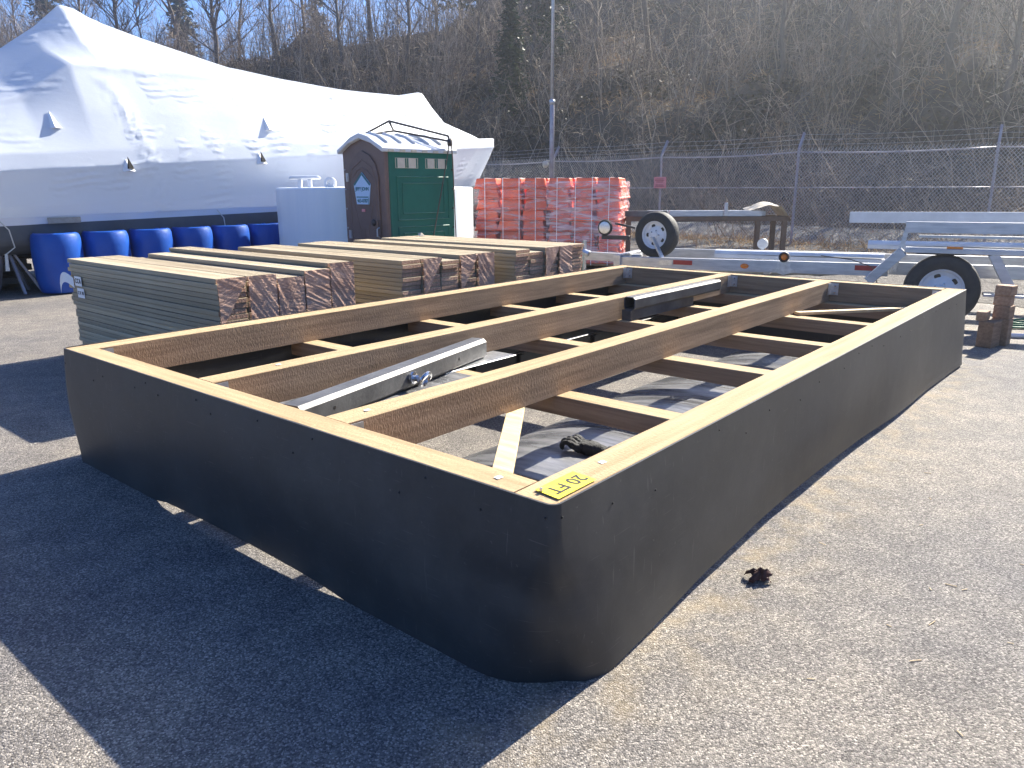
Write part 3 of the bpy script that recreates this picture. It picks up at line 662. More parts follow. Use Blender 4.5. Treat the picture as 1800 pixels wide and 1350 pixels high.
door_ridge([(.78,1.45),(.62,.98),(.62,.1)]); door_ridge([(.24,1.45),(.40,.98),(.40,.1)]); door_ridge([(.51,1.0),(.51,.1)]); door_ridge([(.72,.85),(.72,.1)]); door_ridge([(.30,.85),(.30,.1)])
m = MB(); m.prism([(.36,1.34),(.66,1.34),(.72,1.62),(.51,1.79),(.30,1.62)], -.058, -.047, T=TX); sg = m.build('sign_board', M_signw, door)
m = MB(); m.prism([(.30,1.62),(.325,1.60),(.51,1.75),(.51,1.79)], -.0595, -.0585, T=TX); m.prism([(.72,1.62),(.695,1.60),(.515,1.745),(.515,1.785)], -.0595, -.0585, T=TX); m.box(-.0595,-.0585,.36,.66,1.435,1.45); m.box(-.0595,-.0585,.355,.368,1.34,1.43); m.build('sign_stripe', M_teal, door)
def ptext(txt, y, z, size, mt):
    o = link('lettering', textmesh(txt, size, mt, bold=.0015), door); o.matrix_local = frame((-.0605, y, z), (0,-1,0), (0,0,1))
ptext('JIFFY JOHN', .51, 1.555, .068, M_teal); ptext('463-0787', .51, 1.388, .07, M_teal)
m = MB(); m.box(-.056,-.046,.47,.55,1.235,1.275); m.build('red_sticker', M_redsign, door)
for z in (1.72, .9): m = MB(); m.box(-.062,-.044,.845,.905,z-.06,z+.06); m.box(-.07,-.06,.865,.885,z-.06,z+.06); m.build('hinge', M_galv, POT)
m = MB(); m.box(-.075,-.044,.15,.27,1.0,1.13); m.build('lock_plate', M_brown, door, bevel=.01)
m = MB(); m.lathe([(.0,.0),(.045,.0),(.05,.02),(.03,.04),(0,.04)], 14, T=Matrix.Translation((-.07,.225,1.09)) @ Matrix.Rotation(R(-90), 4, 'Y')); m.build('latch_knob', M_rack, door, True)
m = MB(); m.tube([(-.05,.14,.88),(-.09,.14,.90),(-.09,.14,1.0),(-.05,.14,1.02)], .012, 6); m.build('door_pull', M_galv, door)
m = MB(); m.box(0.05,PD,-.012,.04,.02,PH-.0); gs = m.build('side_wall', M_green, POT, bevel=.01)
for (x0,x1,z0,z1) in ((.18,1.12,1.12,1.72),(.18,1.12,.16,1.02)):
    for fr in (0, .09):
        m = MB(); m.tube([(x0+fr,-.014,z0+fr),(x1-fr,-.014,z0+fr),(x1-fr,-.014,z1-fr),(x0+fr,-.014,z1-fr),(x0+fr,-.014,z0+fr)], .012, 6); m.build('panel_rib', M_green, gs)
for x0 in (.16, .70):
    m = MB(); m.box(x0,x0+.40,-.02,-.011,1.84,1.98); vv = m.build('vent_window', M_vent, gs)
    for q in (.01,.17,.205,.365): m = MB(); m.box(x0+q,x0+q+.018,-.028,-.0195,1.845,1.975); m.build('vent_bar', M_green, vv)
for a, b in ((.26,.62),(.26,.74),(.48,.62),(.48,.74)): m = MB(); m.lathe([(0,0),(.014,0),(.01,.012),(0,.013)], 8, T=Matrix.Translation((a,-.012,b)) @ Matrix.Rotation(R(90),4,'X')); m.build('rivet', M_screw, gs)
for k in range(7):
    z = .15+.28*k
    m = MB(); m.lathe([(0,0),(.013,0),(.009,.01),(0,.011)], 8, T=Matrix.Translation((-.021,PW-.04,z)) @ Matrix.Rotation(R(-90),4,'Y')); m.build('rivet', M_galv, POT)
    m = MB(); m.lathe([(0,0),(.016,0),(.01,.012),(0,.013)], 8, T=Matrix.Translation((PD-.03,-.013,z)) @ Matrix.Rotation(R(90),4,'X')); m.build('rivet', M_screw, POT)
rp = [(-.05,PH-.03),(-.05,PH+.035),(PW*.10,PH+.10),(PW*.28,PH+.19),(PW*.5,PH+.245),(PW*.72,PH+.19),(PW*.90,PH+.10),(PW+.05,PH+.035),(PW+.05,PH-.03),(PW*.78,PH+.10),(PW/2,PH+.17),(PW*.22,PH+.10)]
m = MB(); m.prism(rp, -.09, PD+.05, T=TX); rf = m.build('roof', M_roof, POT, bevel=.012)
for k in range(5):
    x = .12+.245*k; m = MB(); m.tube([(x, a, b+.008) for a, b in rp[2:7]], .022, 8); m.build('roof_rib', M_roof, rf, True)
for k in range(6): m = MB(); m.box(.02+.2*k,.11+.2*k,-.062,-.05,PH-.02,PH+.01); m.build('eave_clip', M_vent, rf)
# lifting frame with cable hung over the toilet
lf = thing('lifting_bridle', 'dark steel lifting frame with cable slung over the toilet roof', 'lifting frame', (-1.75, 10.98, 0), 45)
TOP = PH+.245
m = MB(); ap = (.55,.62,TOP+.20)
for a, b in (((.0,.95,TOP-.13),ap),((.2,.55,TOP+.0),(.58,.55,TOP+.06)),(ap,(1.12,-.05,TOP-.02)),((.58,.55,TOP+.06),(1.12,-.05,TOP-.09)),(ap,(.58,.55,TOP+.06)),((1.12,-.05,TOP-.02),(1.12,-.07,TOP-.13))): m.tube([a, b], .017, 6)
m.build('frame', M_rack, lf)
m = MB(); m.lathe([(0,-.03),(.055,-.03),(.065,-.015),(.05,0),(.065,.015),(.055,.03),(0,.03)], 16, T=Matrix.Translation((1.12,-.08,TOP-.11)) @ Matrix.Rotation(R(40),4,'Z') @ Matrix.Rotation(R(90),4,'X')); m.build('pulley', M_rack, lf, True)
for x1 in (.55, 1.24):
    m = MB(); m.tube([(1.12+(.02 if x1>1 else -.02),-.09,TOP-.13),(1.1+(.05 if x1>1 else -.06),-.1,TOP-.35),(x1,-.06,.03)], .009, 6); m.build('cable', M_cable, lf)

# ------------------------------------------------------------------ orange barrier stacks wrapped in film
def film_mat(lo, hi):
    m = bpy.data.materials.new('clear_stretch_film'); m.use_nodes = True; n = m.node_tree.nodes; l = m.node_tree.links; p = n['Principled BSDF']
    p.inputs['Base Color'].default_value = (.95,.80,.80,1); p.inputs['Roughness'].default_value = .28
    tc = n.new('ShaderNodeTexCoord'); mp = n.new('ShaderNodeMapping'); mp.inputs['Scale'].default_value = (1.6,1.6,9); mp.inputs['Rotation'].default_value = (.12,.1,0); l.new(tc.outputs['Object'], mp.inputs[0])
    nz = n.new('ShaderNodeTexNoise'); nz.inputs['Scale'].default_value = 2; nz.inputs['Detail'].default_value = 7; nz.inputs['Distortion'].default_value = .6; l.new(mp.outputs[0], nz.inputs[0])
    r = n.new('ShaderNodeMapRange'); r.inputs[1].default_value = .42; r.inputs[2].default_value = .78; r.inputs[3].default_value = lo; r.inputs[4].default_value = hi; l.new(nz.outputs[0], r.inputs[0])
    l.new(r.outputs[0], p.inputs['Alpha'])
    b = n.new('ShaderNodeBump'); b.inputs['Strength'].default_value = .8; b.inputs['Distance'].default_value = .05; l.new(nz.outputs[0], b.inputs['Height']); l.new(b.outputs[0], p.inputs['Normal'])
    return m
M_clear = [film_mat(.03, .55), film_mat(.14, .9)]
def wedge_mesh(w, d, h):
    m = MB(); b = .5*w; t = .40*w; e = .5*d; e2 = .43*d; lip = .035
    m.add([(-b,-e,0),(b,-e,0),(b,e,0),(-b,e,0),(-b,-e,lip),(b,-e,lip),(b,e,lip),(-b,e,lip),(-b*.93,-e*.95,lip),(b*.93,-e*.95,lip),(b*.93,e*.95,lip),(-b*.93,e*.95,lip),(-t,-e2,h),(t,-e2,h),(t,e2,h),(-t,e2,h)],
          [(0,3,2,1),(0,1,5,4),(1,2,6,5),(2,3,7,6),(3,0,4,7),(4,5,9,8),(5,6,10,9),(6,7,11,10),(7,4,8,11),(8,9,13,12),(9,10,14,13),(10,11,15,14),(11,8,12,15),(12,13,14,15)])
    return m.mesh('barrier_block', M_orange, bevel=.012)
WM = wedge_mesh(.47, .55, .20)
def orange_stack(loc, rz, cols, rows, layers, label):
    t = thing('barrier_stack', label, 'barrier stack', loc, rz, None)
    m = MB()
    W_ = cols*.475; D_ = rows*.56
    for x in (0, W_/2-.05, W_-.1): m.box(x, x+.1, 0, D_, 0, .09)
    m.box(0, W_, 0, D_, .091, .125); m.build('pallet', M_block, t)
    for L in range(layers):
        for i in range(cols):
            for j in range(rows):
                if 0 < i < cols-1 and 0 < j < rows-1: continue
                o = link('barrier_block', WM, t); o.location = (.2375+.475*i+random.uniform(-.03,.03), .28+.56*j+random.uniform(-.03,.03), .126+L*.2015); o.rotation_euler.z = R(random.choice((0,180)))+random.uniform(-.07,.07); o.scale = (random.uniform(.94,1.04), 1, 1)
    Ht = .126+layers*.2015
    def ff(a, b):
        per = [(0,0),(W_,0),(W_,D_),(0,D_),(0,0)]; q = a*4; i = min(int(q), 3); f = q-i
        x = per[i][0]+(per[i+1][0]-per[i][0])*f; y = per[i][1]+(per[i+1][1]-per[i][1])*f; z = .14+(Ht-.20)*b
        lay = ((z-.126)/.2015) % 1; ins = .008-.045*(lay-.15 if lay > .15 else .15-lay)-.02*noise.noise(Vector((x*4, y*4, z*7)))
        nx = {0:(0,-1),1:(1,0),2:(0,1),3:(-1,0)}[i]; s_ = .018+ins
        return (x+nx[0]*s_, y+nx[1]*s_, z)
    m = MB(); m.grid(ff, 160, 70); m.build('stretch_film', M_clear[loc[0] > 0], t, True)
    for a, ax in [(W_*k/4, 0) for k in (.6, 1.6, 2.5, 3.4)]:
        m = MB(); m.box(a-.006,a+.006,-.045,-.04,.1,Ht+.004); m.box(a-.006,a+.006,-.045,D_*.5,Ht+.004,Ht+.008); m.build('strap', M_tape, t)
    return t
orange_stack((-.72, 15.35, 0), -9, 3, 3, 8, 'pallet of stacked orange plastic barriers wrapped in clear film beside the white tank')
orange_stack((.68, 15.05, 0), -14, 3, 3, 8, 'pallet of stacked orange plastic barriers wrapped in clear film nearest the trailer')

# ------------------------------------------------------------------ lumber bundles
DV = Vector((.64203, .76668, 0)); DU = Vector((-.76668, .64203, 0)); DA = Vector((.122, 2.03, 0)); DR = 50.06
BL = 2.70; TH = .0398
def board_mesh(L):
    m = MB(); m.box(0,.235,0,L,0,TH-.003)
    for i in (2,): pass
    me = m.mesh('board', [M_board, M_bend])
    for p in me.polygons:
        if abs(p.normal.y) > .9: p.material_index = 1
    bm = bmesh.new(); bm.from_mesh(me); bmesh.ops.bevel(bm, geom=bm.edges[:], offset=.0025, segments=1, affect='EDGES'); bm.to_mesh(me); bm.free()
    return me
BM_ = [board_mesh(BL), board_mesh(BL+.03), board_mesh(BL-.025)]
def bundle(v0, u0, ncol, label, wraps):
    o = DA+DV*v0+DU*u0; t = thing('lumber_bundle', label, 'lumber', o, DR)
    for y in (.35, BL-.45):
        m = MB(); m.box(-.01, 1.27, y, y+.09, 0, .058); m.build('bearer', M_block, t)
    for i, nl in enumerate(ncol):
        x = i*.252
        for L in range(nl):
            b = link('board', random.choice(BM_), t)
            off = random.gauss(0,.006)+(.02 if L < 4 else 0)
            b.location = (x+random.uniform(-.007,.007)+(.012*(nl-L)/nl if i == 0 else 0), random.gauss(0,.007)-(.02*(L > nl-3) if random.random() < .3 else 0), .06+L*TH)
        z1 = .06+nl*TH
        if wraps[i]:
            x0, x1 = x-.003, x+.238; k = wraps[i]
            def wf(a, b, x0=x0, x1=x1, z1=z1, k=k, i=i):
                zt = z1-.004; zb = zt-.62 if k == 1 else zt-.36*(1-a)-.02
                z = zt+(zb-zt)*b; X = x0+(x1-x0)*a
                sl_ = (X-x0)*(.5+.9*(i % 3)); d = .030+.005*noise.noise(Vector((X*5+i*7, (z+sl_)*42+v0*9, 1)))+.003*noise.noise(Vector((X*9+i*5, (z-sl_)*95, 4)))
                return (X, -d, z)
            m = MB(); m.grid(wf, 20, 110); m.build('end_wrap', M_film, t, True)
    return t
B1 = bundle(1.235, 4.02, (22,22,21,22,23), 'bundle of treated boards bearing white size tags, beside the blue drums', (2,1,1,1,1))
B2 = bundle(3.03, 4.0, (22,22,21,22,22), 'middle bundle of treated boards between the two other lumber bundles', (0,2,0,2,1))
B3 = bundle(4.56, 3.93, (22,21,22,22,22), 'bundle of treated boards in front of the portable toilet', (0,0,2,1,0))
# tags on bundle 1: local x = v, local y = u ; long face at x=0 faces -x
for (y, z, txt, sz) in ((2.49,.735,'CCA',.062),(2.46,.625,'2 X 10',.045)):
    m = MB(); m.box(-.004,-.0015,y-.075,y+.075,z-.045,z+.045); tg = m.build('size_tag', M_tape, B1)
    tg.location.x = -.004
    o = link('lettering', textmesh(txt, sz, M_ink, bold=.001), tg); o.matrix_local = frame((-.0052, y, z), (0,-1,0), (0,0,1))
m = MB(); m.grid(lambda a, b: (-.02-.03*math.sin(a*2.6), 2.56+.30*a, .665+.095*b-.10*a*a+.075*math.sin(a*2.8)), 14, 3); m.build('curled_tag', M_tape, B1, True)
m = MB(); m.add([(.52,2.38,.937),(.60,2.36,.94),(.62,2.43,.97),(.55,2.45,.968),(.57,2.40,.985)], [(0,1,4),(1,2,4),(2,3,4),(3,0,4)])
pb = m.build('paper_scrap', M_canvas); pb.location = DA+DV*(4.56+.46)+DU*(3.93+.1); pb.rotation_euler.z = R(DR); tag(pb, 'crumpled tan scrap lying on top of the lumber by the toilet', 'scrap')

# ------------------------------------------------------------------ the dock float
DOCK = thing('dock_float', 'unfinished timber dock float with black plastic skirt lying on the pavement', 'dock float', DA, DR)
DL, DW, ZT = 6.10, 3.58, .68
def rrect(L, Wd, r, r2, n1=46, n2=28, nc=10):      # r at the near corner, r2 at the others
    pts = []
    def seg(p, q, n): 
        for i in range(n): pts.append((p[0]+(q[0]-p[0])*i/n, p[1]+(q[1]-p[1])*i/n))
    def arc(cx, cy, a0, r):
        for i in range(nc): a = R(a0+90*i/nc); pts.append((cx+r*math.cos(a), cy+r*math.sin(a)))
    seg((r,0),(L-r2,0),n1); arc(L-r2,r2,-90,r2); seg((L,r2),(L,Wd-r2),n2); arc(L-r2,Wd-r2,0,r2); seg((L-r2,Wd),(r2,Wd),n1); arc(r2,Wd-r2,90,r2); seg((0,Wd-r2),(0,r),n2); arc(r,r,180,r)
    return pts
def zbot(x, y):
    # wavy lower edge of the skirt: lifted in the middle of the near end, waves along the right side
    e = .03
    if x < .3: e = .001+.031*max(0, math.sin(math.pi*np.clip((y-1.1)/1.45, 0, 1)))**.3
    elif y < .3: e = float(np.interp(x, [.1,.5,1.0,1.6,3.2,4.3,5.9], [.003,.018,.042,.058,.055,.03,.01]))
    if x > 5.5: e = .02
    return e
def skirt_surface(off):
    rows = 16; grid = []
    for j in range(rows+1):
        k = j/rows; r = .035+.29*max(0, (k-.16)/.84)**1.15; bul = .022*math.sin(math.pi*min(1, k*1.1))+.012*k
        path = rrect(DL-2*off, DW-2*off, max(.02, r-off), max(.02, .035+.05*k-off))
        row = []
        for (x, y) in path:
            x += off; y += off
            cx, cy = (x-DL/2)/(DL/2), (y-DW/2)/(DW/2)
            edge = bul*(.6+.7*noise.noise(Vector((x*.8, y*.8, k))))
            ox = edge if cx > .98 else (-edge if cx < -.98 else 0); oy = edge if cy > .98 else (-edge if cy < -.98 else 0)
            if cy < -.98: oy -= .05*k*k*float(np.interp(x, [0,.3,1,3.2,5.9,6.1], [.3,.5,-.2,-.2,1,1]))+.012*k*math.sin(x*2.1)
            # dent below the near corner
            dn = math.exp(-(math.hypot(x, y-.12)/.16)**2)*math.exp(-((k-.46)/.09)**2)*.02
            zb = zbot(x, y); z = ZT+.003-(ZT+.003-zb)*k
            row.append((x+ox+dn, y+oy+dn, z))
        grid.append(row)
    return grid
go, gi = skirt_surface(0), skirt_surface(.008)
m = MB(); n_ = len(go[0]); rows = len(go)
vs = [p for r in go for p in r]+[p for r in gi for p in r]; off_ = rows*n_
fs = []
for j in range(rows-1):
    for i in range(n_):
        a, b, c_, d_ = j*n_+i, j*n_+(i+1)%n_, (j+1)*n_+(i+1)%n_, (j+1)*n_+i
        fs.append((a,d_,c_,b)); fs.append((off_+a,off_+b,off_+c_,off_+d_))
for i in range(n_):
    k = (i+1)%n_; fs.append((i,k,off_+k,off_+i)); l_ = (rows-1)*n_; fs.append((l_+i,off_+l_+i,off_+l_+k,l_+k))
m.add(vs, fs); m.build('skirt', M_skirt, DOCK, 'auto')
def timber(name, x0, x1, y0, y1, z0, z1, mt, seed=0):
    ax = 0 if x1-x0 > y1-y0 else 1; n = 40 if ax == 0 else 24; m = MB()
    ring = []
    for i in range(n+1):
        f = i/n
        def j(k): return .0022*noise.noise(Vector((f*30+seed*3.1, k*5.7, seed)))
        e = .004
        if ax == 0:
            X = x0+(x1-x0)*f; r = [(X,y0+j(1),z0),(X,y1+j(2),z0),(X,y1+j(2),z1-e),(X,y1-e+j(2),z1+j(3)*.6),(X,y0+e+j(1),z1+j(4)*.6),(X,y0+j(1),z1-e)]
        else:
            Y = y0+(y1-y0)*f; r = [(x0+j(1),Y,z0),(x0+j(1),Y,z1-e),(x0+e+j(1),Y,z1+j(4)*.6),(x1-e+j(2),Y,z1+j(3)*.6),(x1+j(2),Y,z1-e),(x1+j(2),Y,z0)]
        ring.append(r)
    vs = [p for r in ring for p in r]; k = 6
    fs = [(i*k+q, i*k+(q+1)%k, (i+1)*k+(q+1)%k, (i+1)*k+q) for i in range(n) for q in range(k)]+[tuple(range(k)), tuple(n*k+q for q in range(k))]
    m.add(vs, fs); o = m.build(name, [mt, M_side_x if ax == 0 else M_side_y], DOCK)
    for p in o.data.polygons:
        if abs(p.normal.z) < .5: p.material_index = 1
    return o
ZB = .492
timber('edge_beam', .012, DL-.012, .012, .165, ZB, ZT, M_beam_x, 1)
timber('edge_beam', .012, DL-.012, DW-.158, DW-.012, ZB, ZT, M_beam_x, 2)
timber('end_beam', .012, .138, .168, DW-.161, ZB, ZT-.001, M_beam_y, 3)
timber('end_beam', DL-.138, DL-.012, .168, DW-.161, ZB, ZT-.001, M_beam_y, 4)
timber('stringer', .141, DL-.141, 1.13, 1.27, ZB, ZT-.002, M_beam_x, 5)
timber('stringer', .141, DL-.141, 2.15, 2.285, ZB, ZT-.002, M_beam_x, 6)
CBX = (.145, 1.53, 2.69, 3.75, 4.80, 5.82)
for i, x in enumerate(CBX): timber('cross_beam', x, x+.135, .014, DW-.014, .385, ZB-.002, M_beam_y, 10+i)
m = MB(); m.beam((.47,.61,ZB-.016), (1.42,1.30,ZB-.016), .085, .024); m.build('diagonal_brace', M_pale, DOCK, bevel=.002)
m = MB(); m.beam((4.95,1.08,ZB+.014), (5.86,.36,ZB+.014), .07, .024); m.build('diagonal_brace', M_pale, DOCK, bevel=.002)
def bracket(x, y, dx, dy):      # angle bracket in an inner corner at (x,y) opening to (dx,dy)
    m = MB(); w = .075; z0, z1 = ZT-.125, ZT-.012
    ya, yb = sorted((y, y+dy*w)); xa, xb = sorted((x, x+dx*.005)); m.box(xa, xb, ya, yb, z0, z1)
    xa, xb = sorted((x+dx*.006, x+dx*w)); ya, yb = sorted((y, y+dy*.005)); m.box(xa, xb, ya, yb, z0, z1)
    b = m.build('bracket', M_galv, DOCK)
    for z in (z0+.025, z1-.025):
        q = MB(); q.lathe([(0,0),(.011,0),(.011,.006),(.006,.011),(0,.011)], 6, T=Matrix.Translation((x+dx*.005, y+dy*.045, z)) @ Matrix.Rotation(R(90*dx),4,'Y')); q.build('bolt', M_bright, b)
for (x, y, dx, dy) in ((DL-.142,3.415,-1,-1),(DL-.142,1.126,-1,-1),(DL-.142,.17,-1,1),(DL-.142,2.146,-1,-1),(.142,3.415,1,-1),(.142,1.126,1,-1),(.142,2.146,1,-1)): bracket(x, y, dx, dy)
sm = MB(); sm.lathe([(0,0),(.0048,0),(.004,.002),(.002,.003),(0,.003)], 8); smesh = sm.mesh('screw', M_screw, True)
def skirt_pt(px, py, k):
    j = min(int(k*16), 15); return min(go[j], key=lambda p: (p[0]-px)**2+(p[1]-py)**2)
rs = random.Random(4)
for side_ in (0, 1):
    n = 15 if side_ == 0 else 20; Lg = DW if side_ == 0 else DL
    for i in range(n):
        s_ = .05+(Lg-.1)*i/(n-1)+rs.uniform(-.10,.10)*(0 < i < n-1); k = rs.choice((.07,.10,.14,.17,.22))
        p = skirt_pt(0 if side_ == 0 else s_, s_ if side_ == 0 else 0, k)
        o = link('screw', smesh, DOCK); o.location = (p[0]-(.0005 if side_ == 0 else 0), p[1]-(.0005 if side_ else 0), p[2]); o.rotation_euler = (0, R(-90), 0) if side_ == 0 else (R(90), 0, 0)
# spikes and shavings on the timbers
for (x, y, z, r) in ((2.05,3.40,.60,.5),(3.1,1.08,.30,.2)): pass
# staple/foil bits on beam tops
for (x, y) in ((.30,1.20),(.55,2.22),(.075,.28),(.40,.10)):
    m = MB(); m.add([(x-.014,y-.009,ZT+.002),(x+.012,y-.012,ZT+.002),(x+.016,y+.010,ZT+.002),(x-.01,y+.012,ZT+.002),(x+.003,y,ZT+.005)], [(0,1,4),(1,2,4),(2,3,4),(3,0,4),(0,3,2,1)]); m.build('paper_scrap', M_tape, DOCK)
# yellow length tag on the near corner
TG_ = thing('length_tag', 'yellow tag reading 20 FT stapled on the near corner of the dock', 'tag', DA+DV*.155+DU*.072+Vector((0,0,ZT+.0045)), DR)
m = MB(); m.grid(lambda a, b: ((a-.5)*.20+.012*(b-.5), (b-.5)*.10, .0015), 12, 4); m.build('tag_sheet', M_yellow, TG_)
o = link('lettering', textmesh('20 FT', .072, M_ink, ex=.0003, bold=.0012), TG_); o.matrix_local = frame((.004, 0, .0022), (-1,0,0), (0,-1,0))
m = MB(); m.box(-.095,-.088,.02,.032,.003,.012); m.build('staple', M_bright, TG_)

# things lying in the float (dock frame local coords -> world)
def dk(x, y, z): return DA+DV*x+DU*y+Vector((0,0,z))
def sq_tube(a, b, w, wall, mats):
    a = Vector(a); b = Vector(b); m = MB(); d = (b-a).normalized(); sdv = d.cross(Vector((0,0,1))).normalized(); up = sdv.cross(d)
    c = .16*w
    def ring(hw, ch):
        return [(hw-ch,-hw),(hw,-hw+ch),(hw,hw-ch),(hw-ch,hw),(-hw+ch,hw),(-hw,hw-ch),(-hw,-hw+ch),(-hw+ch,-hw)]
    ro, ri = ring(w/2, c), ring(w/2-wall, c*.6); vs = []
    for p in (a, b):
        for rr in (ro, ri): vs += [p+sdv*x+up*z for x, z in rr]
    fs = []
    for q in range(8):
        k = (q+1)%8
        fs += [(q,k,16+k,16+q),(8+q,24+q,24+k,8+k),(q,8+q,8+k,k),(16+q,16+k,24+k,24+q)]
    m.add(vs, fs); return m, d, sdv, up
root = thing('steel_tube', 'scratched square steel tube with an eye bolt lying across the dock beams', 'steel tube')
a, b = dk(.17,1.62,.625), dk(1.98,2.10,.555)
a, b = dk(.25,1.68,.5625), dk(1.95,2.08,.5625)
root.location = a; m, d, sv, up = sq_tube((0,0,0), b-a, .126, .007, None); m.build('tube', M_steel, root, 'auto')
Lt = (b-a).length; near_s = sv if sv.dot(Vector((-.7,-.7,0))*-1) and sv.y < 0 else -sv
for f in (.13, .80):
    q = MB(); p = d*Lt*f+near_s*.0635; q.lathe([(0,0),(.009,0),(.009,.0008),(0,.0008)], 12, T=Matrix.Translation(p) @ near_s.to_track_quat('Z','Y').to_matrix().to_4x4()); q.build('drilled_hole', M_hole, root)
p = d*Lt*.50+near_s*.063; Te = Matrix.Translation(p) @ near_s.to_track_quat('Z','Y').to_matrix().to_4x4() @ Matrix.Scale(1.35, 4)
q = MB(); q.lathe([(0,0),(.026,0),(.026,.016),(.014,.018),(.014,.04),(0,.04)], 8, T=Te)
ring_c = Vector((0,0,.068)); pts = [Te @ (ring_c+Vector((.03*math.cos(k*math.pi/8), .026*math.sin(k*math.pi/8), .014*math.sin(k*math.pi/8)))) for k in range(17)]
q.tube(pts, .0125, 8); q.build('eye_bolt', M_bright, root, 'auto')
root = thing('steel_tube', 'plain short square steel tube lying near the far end of the dock', 'steel tube')
a, b = dk(4.40,2.06,.548), dk(6.0-.05,2.055,.548)
a, b = dk(4.10,2.02,.73), dk(5.85,2.075,.73)
a, b = dk(3.82,2.075,.632), dk(5.42,2.06,.632)
root.location = a; m, d, sv, up = sq_tube((0,0,0), b-a, .108, .007, None); m.build('tube', M_steel, root, 'auto')
# steel plate under the eye-bolt tube and a black plastic sheet strip
m = MB(); m.box(1.50,2.16,1.93,2.135,.4905,.4985); pl = m.build('steel_plate', M_galv, bevel=.002)
pl.location = DA; pl.rotation_euler.z = R(DR); tag(pl, 'flat bright steel plate under the end of the eye bolt tube', 'steel plate')
m = MB(); m.box(3.80,4.93,2.045,2.135,.4905,.577); pl = m.build('steel_bar', M_steel, bevel=.004)
pl.location = DA; pl.rotation_euler.z = R(DR); tag(pl, 'dark steel bar lying directly beneath the plain short steel tube', 'steel bar')
m = MB(); m.grid(lambda a, b: (.29+1.28*a, 1.72+.40*b, .494+.006*math.sin(a*6)+.012*b*(1-a)), 14, 4)
sh = m.build('plastic_strip', M_sheet, smooth=True); sh.location = DA; sh.rotation_euler.z = R(DR); tag(sh, 'sheen-streaked black plastic strip lying beneath the eye bolt tube', 'plastic strip')
def dome(a, b):
    x = 1.22+4.4*a; y = .42+1.34*b+.03*math.sin(x*2.3)*b
    z = .010+(.105+.02*math.sin(x*1.1))*math.sin(math.pi*min(1, max(0, b*.97+.02)))**.8+.012*noise.noise(Vector((x*4.2, y*.9, 0)))*math.sin(math.pi*b)+.006*math.sin(x*13+2*noise.noise(Vector((x,y,2))))*math.sin(math.pi*b)
    return (x, y, z)
m = MB(); m.grid(dome, 150, 26); ds = m.build('plastic_sheet', M_sheet, smooth=True)
ds.location = DA; ds.rotation_euler.z = R(DR); tag(ds, 'large domed sheen-streaked black plastic sheet on the pavement inside the dock', 'plastic sheet')
# black tub lying under the left half
tb = thing('float_tub', 'long glossy black plastic float tub set under the dock beams', 'float tub', DA, DR)
m = MB()
for (x0,x1,y0,y1) in ((1.95,5.6,2.36,2.372),(1.95,5.6,3.28,3.292),(1.95,1.962,2.373,3.279),(5.588,5.6,2.373,3.279)): m.box(x0,x1,y0,y1,.004,.36)
m.box(1.963,5.587,2.373,3.279,.004,.014); m.build('tub_shell', M_tub, tb)
for k in range(7): m = MB(); m.box(2.2+.5*k,2.25+.5*k,2.335,2.359,.004,.35); m.build('rib', M_tub, tb, bevel=.004)
m = MB(); m.box(1.93,5.62,2.325,2.358,.361,.375); m.build('rim', M_tub, tb, bevel=.004)

# glove
def glove():
    o = dk(1.70,1.06,.118); t = thing('work_glove', 'black knitted work glove curled on the plastic sheet', 'glove', o, DR)
    me = bpy.data.meshes.new('glove_body'); vs = []; es = []; rad = []
    def ch(pts, rs, root=None):
        prev = root
        for p, r in zip(pts, rs):
            vs.append(p); rad.append(r); i = len(vs)-1
            if prev is not None: es.append((prev, i))
            prev = i
        return prev
    w = ch([(-.115,.0,.022),(-.07,0,.028),(-.03,.0,.034)], [.036,.032,.040]); c0 = w
    for k, (y, L) in enumerate(((.045,.075),(.018,.088),(-.012,.085),(-.040,.068))):
        ch([(.02,y*.8,.036),(.02+L*.35,y,.056),(.02+L*.75,y*1.05,.052),(.02+L*.78,y*1.05,.026)], [.019,.0145,.013,.011], c0)
    ch([(-.03,-.045,.03),(.0,-.075,.03),(.04,-.085,.022)], [.018,.015,.012], c0)
    me.from_pydata(vs, es, []); ob = link('glove_body', me, t)
    sk = ob.modifiers.new('skin', 'SKIN'); ob.modifiers.new('sub', 'SUBSURF').levels = 2; ob.modifiers['sub'].render_levels = 2
    for v, r in zip(me.skin_vertices[0].data, rad): v.radius = (r, r*.85)
    me.skin_vertices[0].data[0].use_root = True
    dg = bpy.context.evaluated_depsgraph_get(); m2 = bpy.data.meshes.new_from_object(ob.evaluated_get(dg)); ob.modifiers.clear(); ob.data = m2
    m2.materials.clear(); m2.materials.append(M_glove); m2.shade_smooth()
    for v in m2.vertices: v.co += Vector((noise.noise(v.co*60), noise.noise(v.co*60+Vector((5,0,0))), noise.noise(v.co*60+Vector((0,7,0)))))*.004
    m = MB(); m.lathe([(.036,-.012),(.041,-.008),(.041,.008),(.036,.012)], 18, T=Matrix.Translation((-.118,0,.024)) @ Matrix.Rotation(R(90),4,'Y') @ Matrix.Diagonal((.72,1,1,1))); m.build('cuff', M_glove, t, True)
    t.rotation_euler.z = R(DR+100); t.scale = (1.35, 1.35, 1.5)
glove()

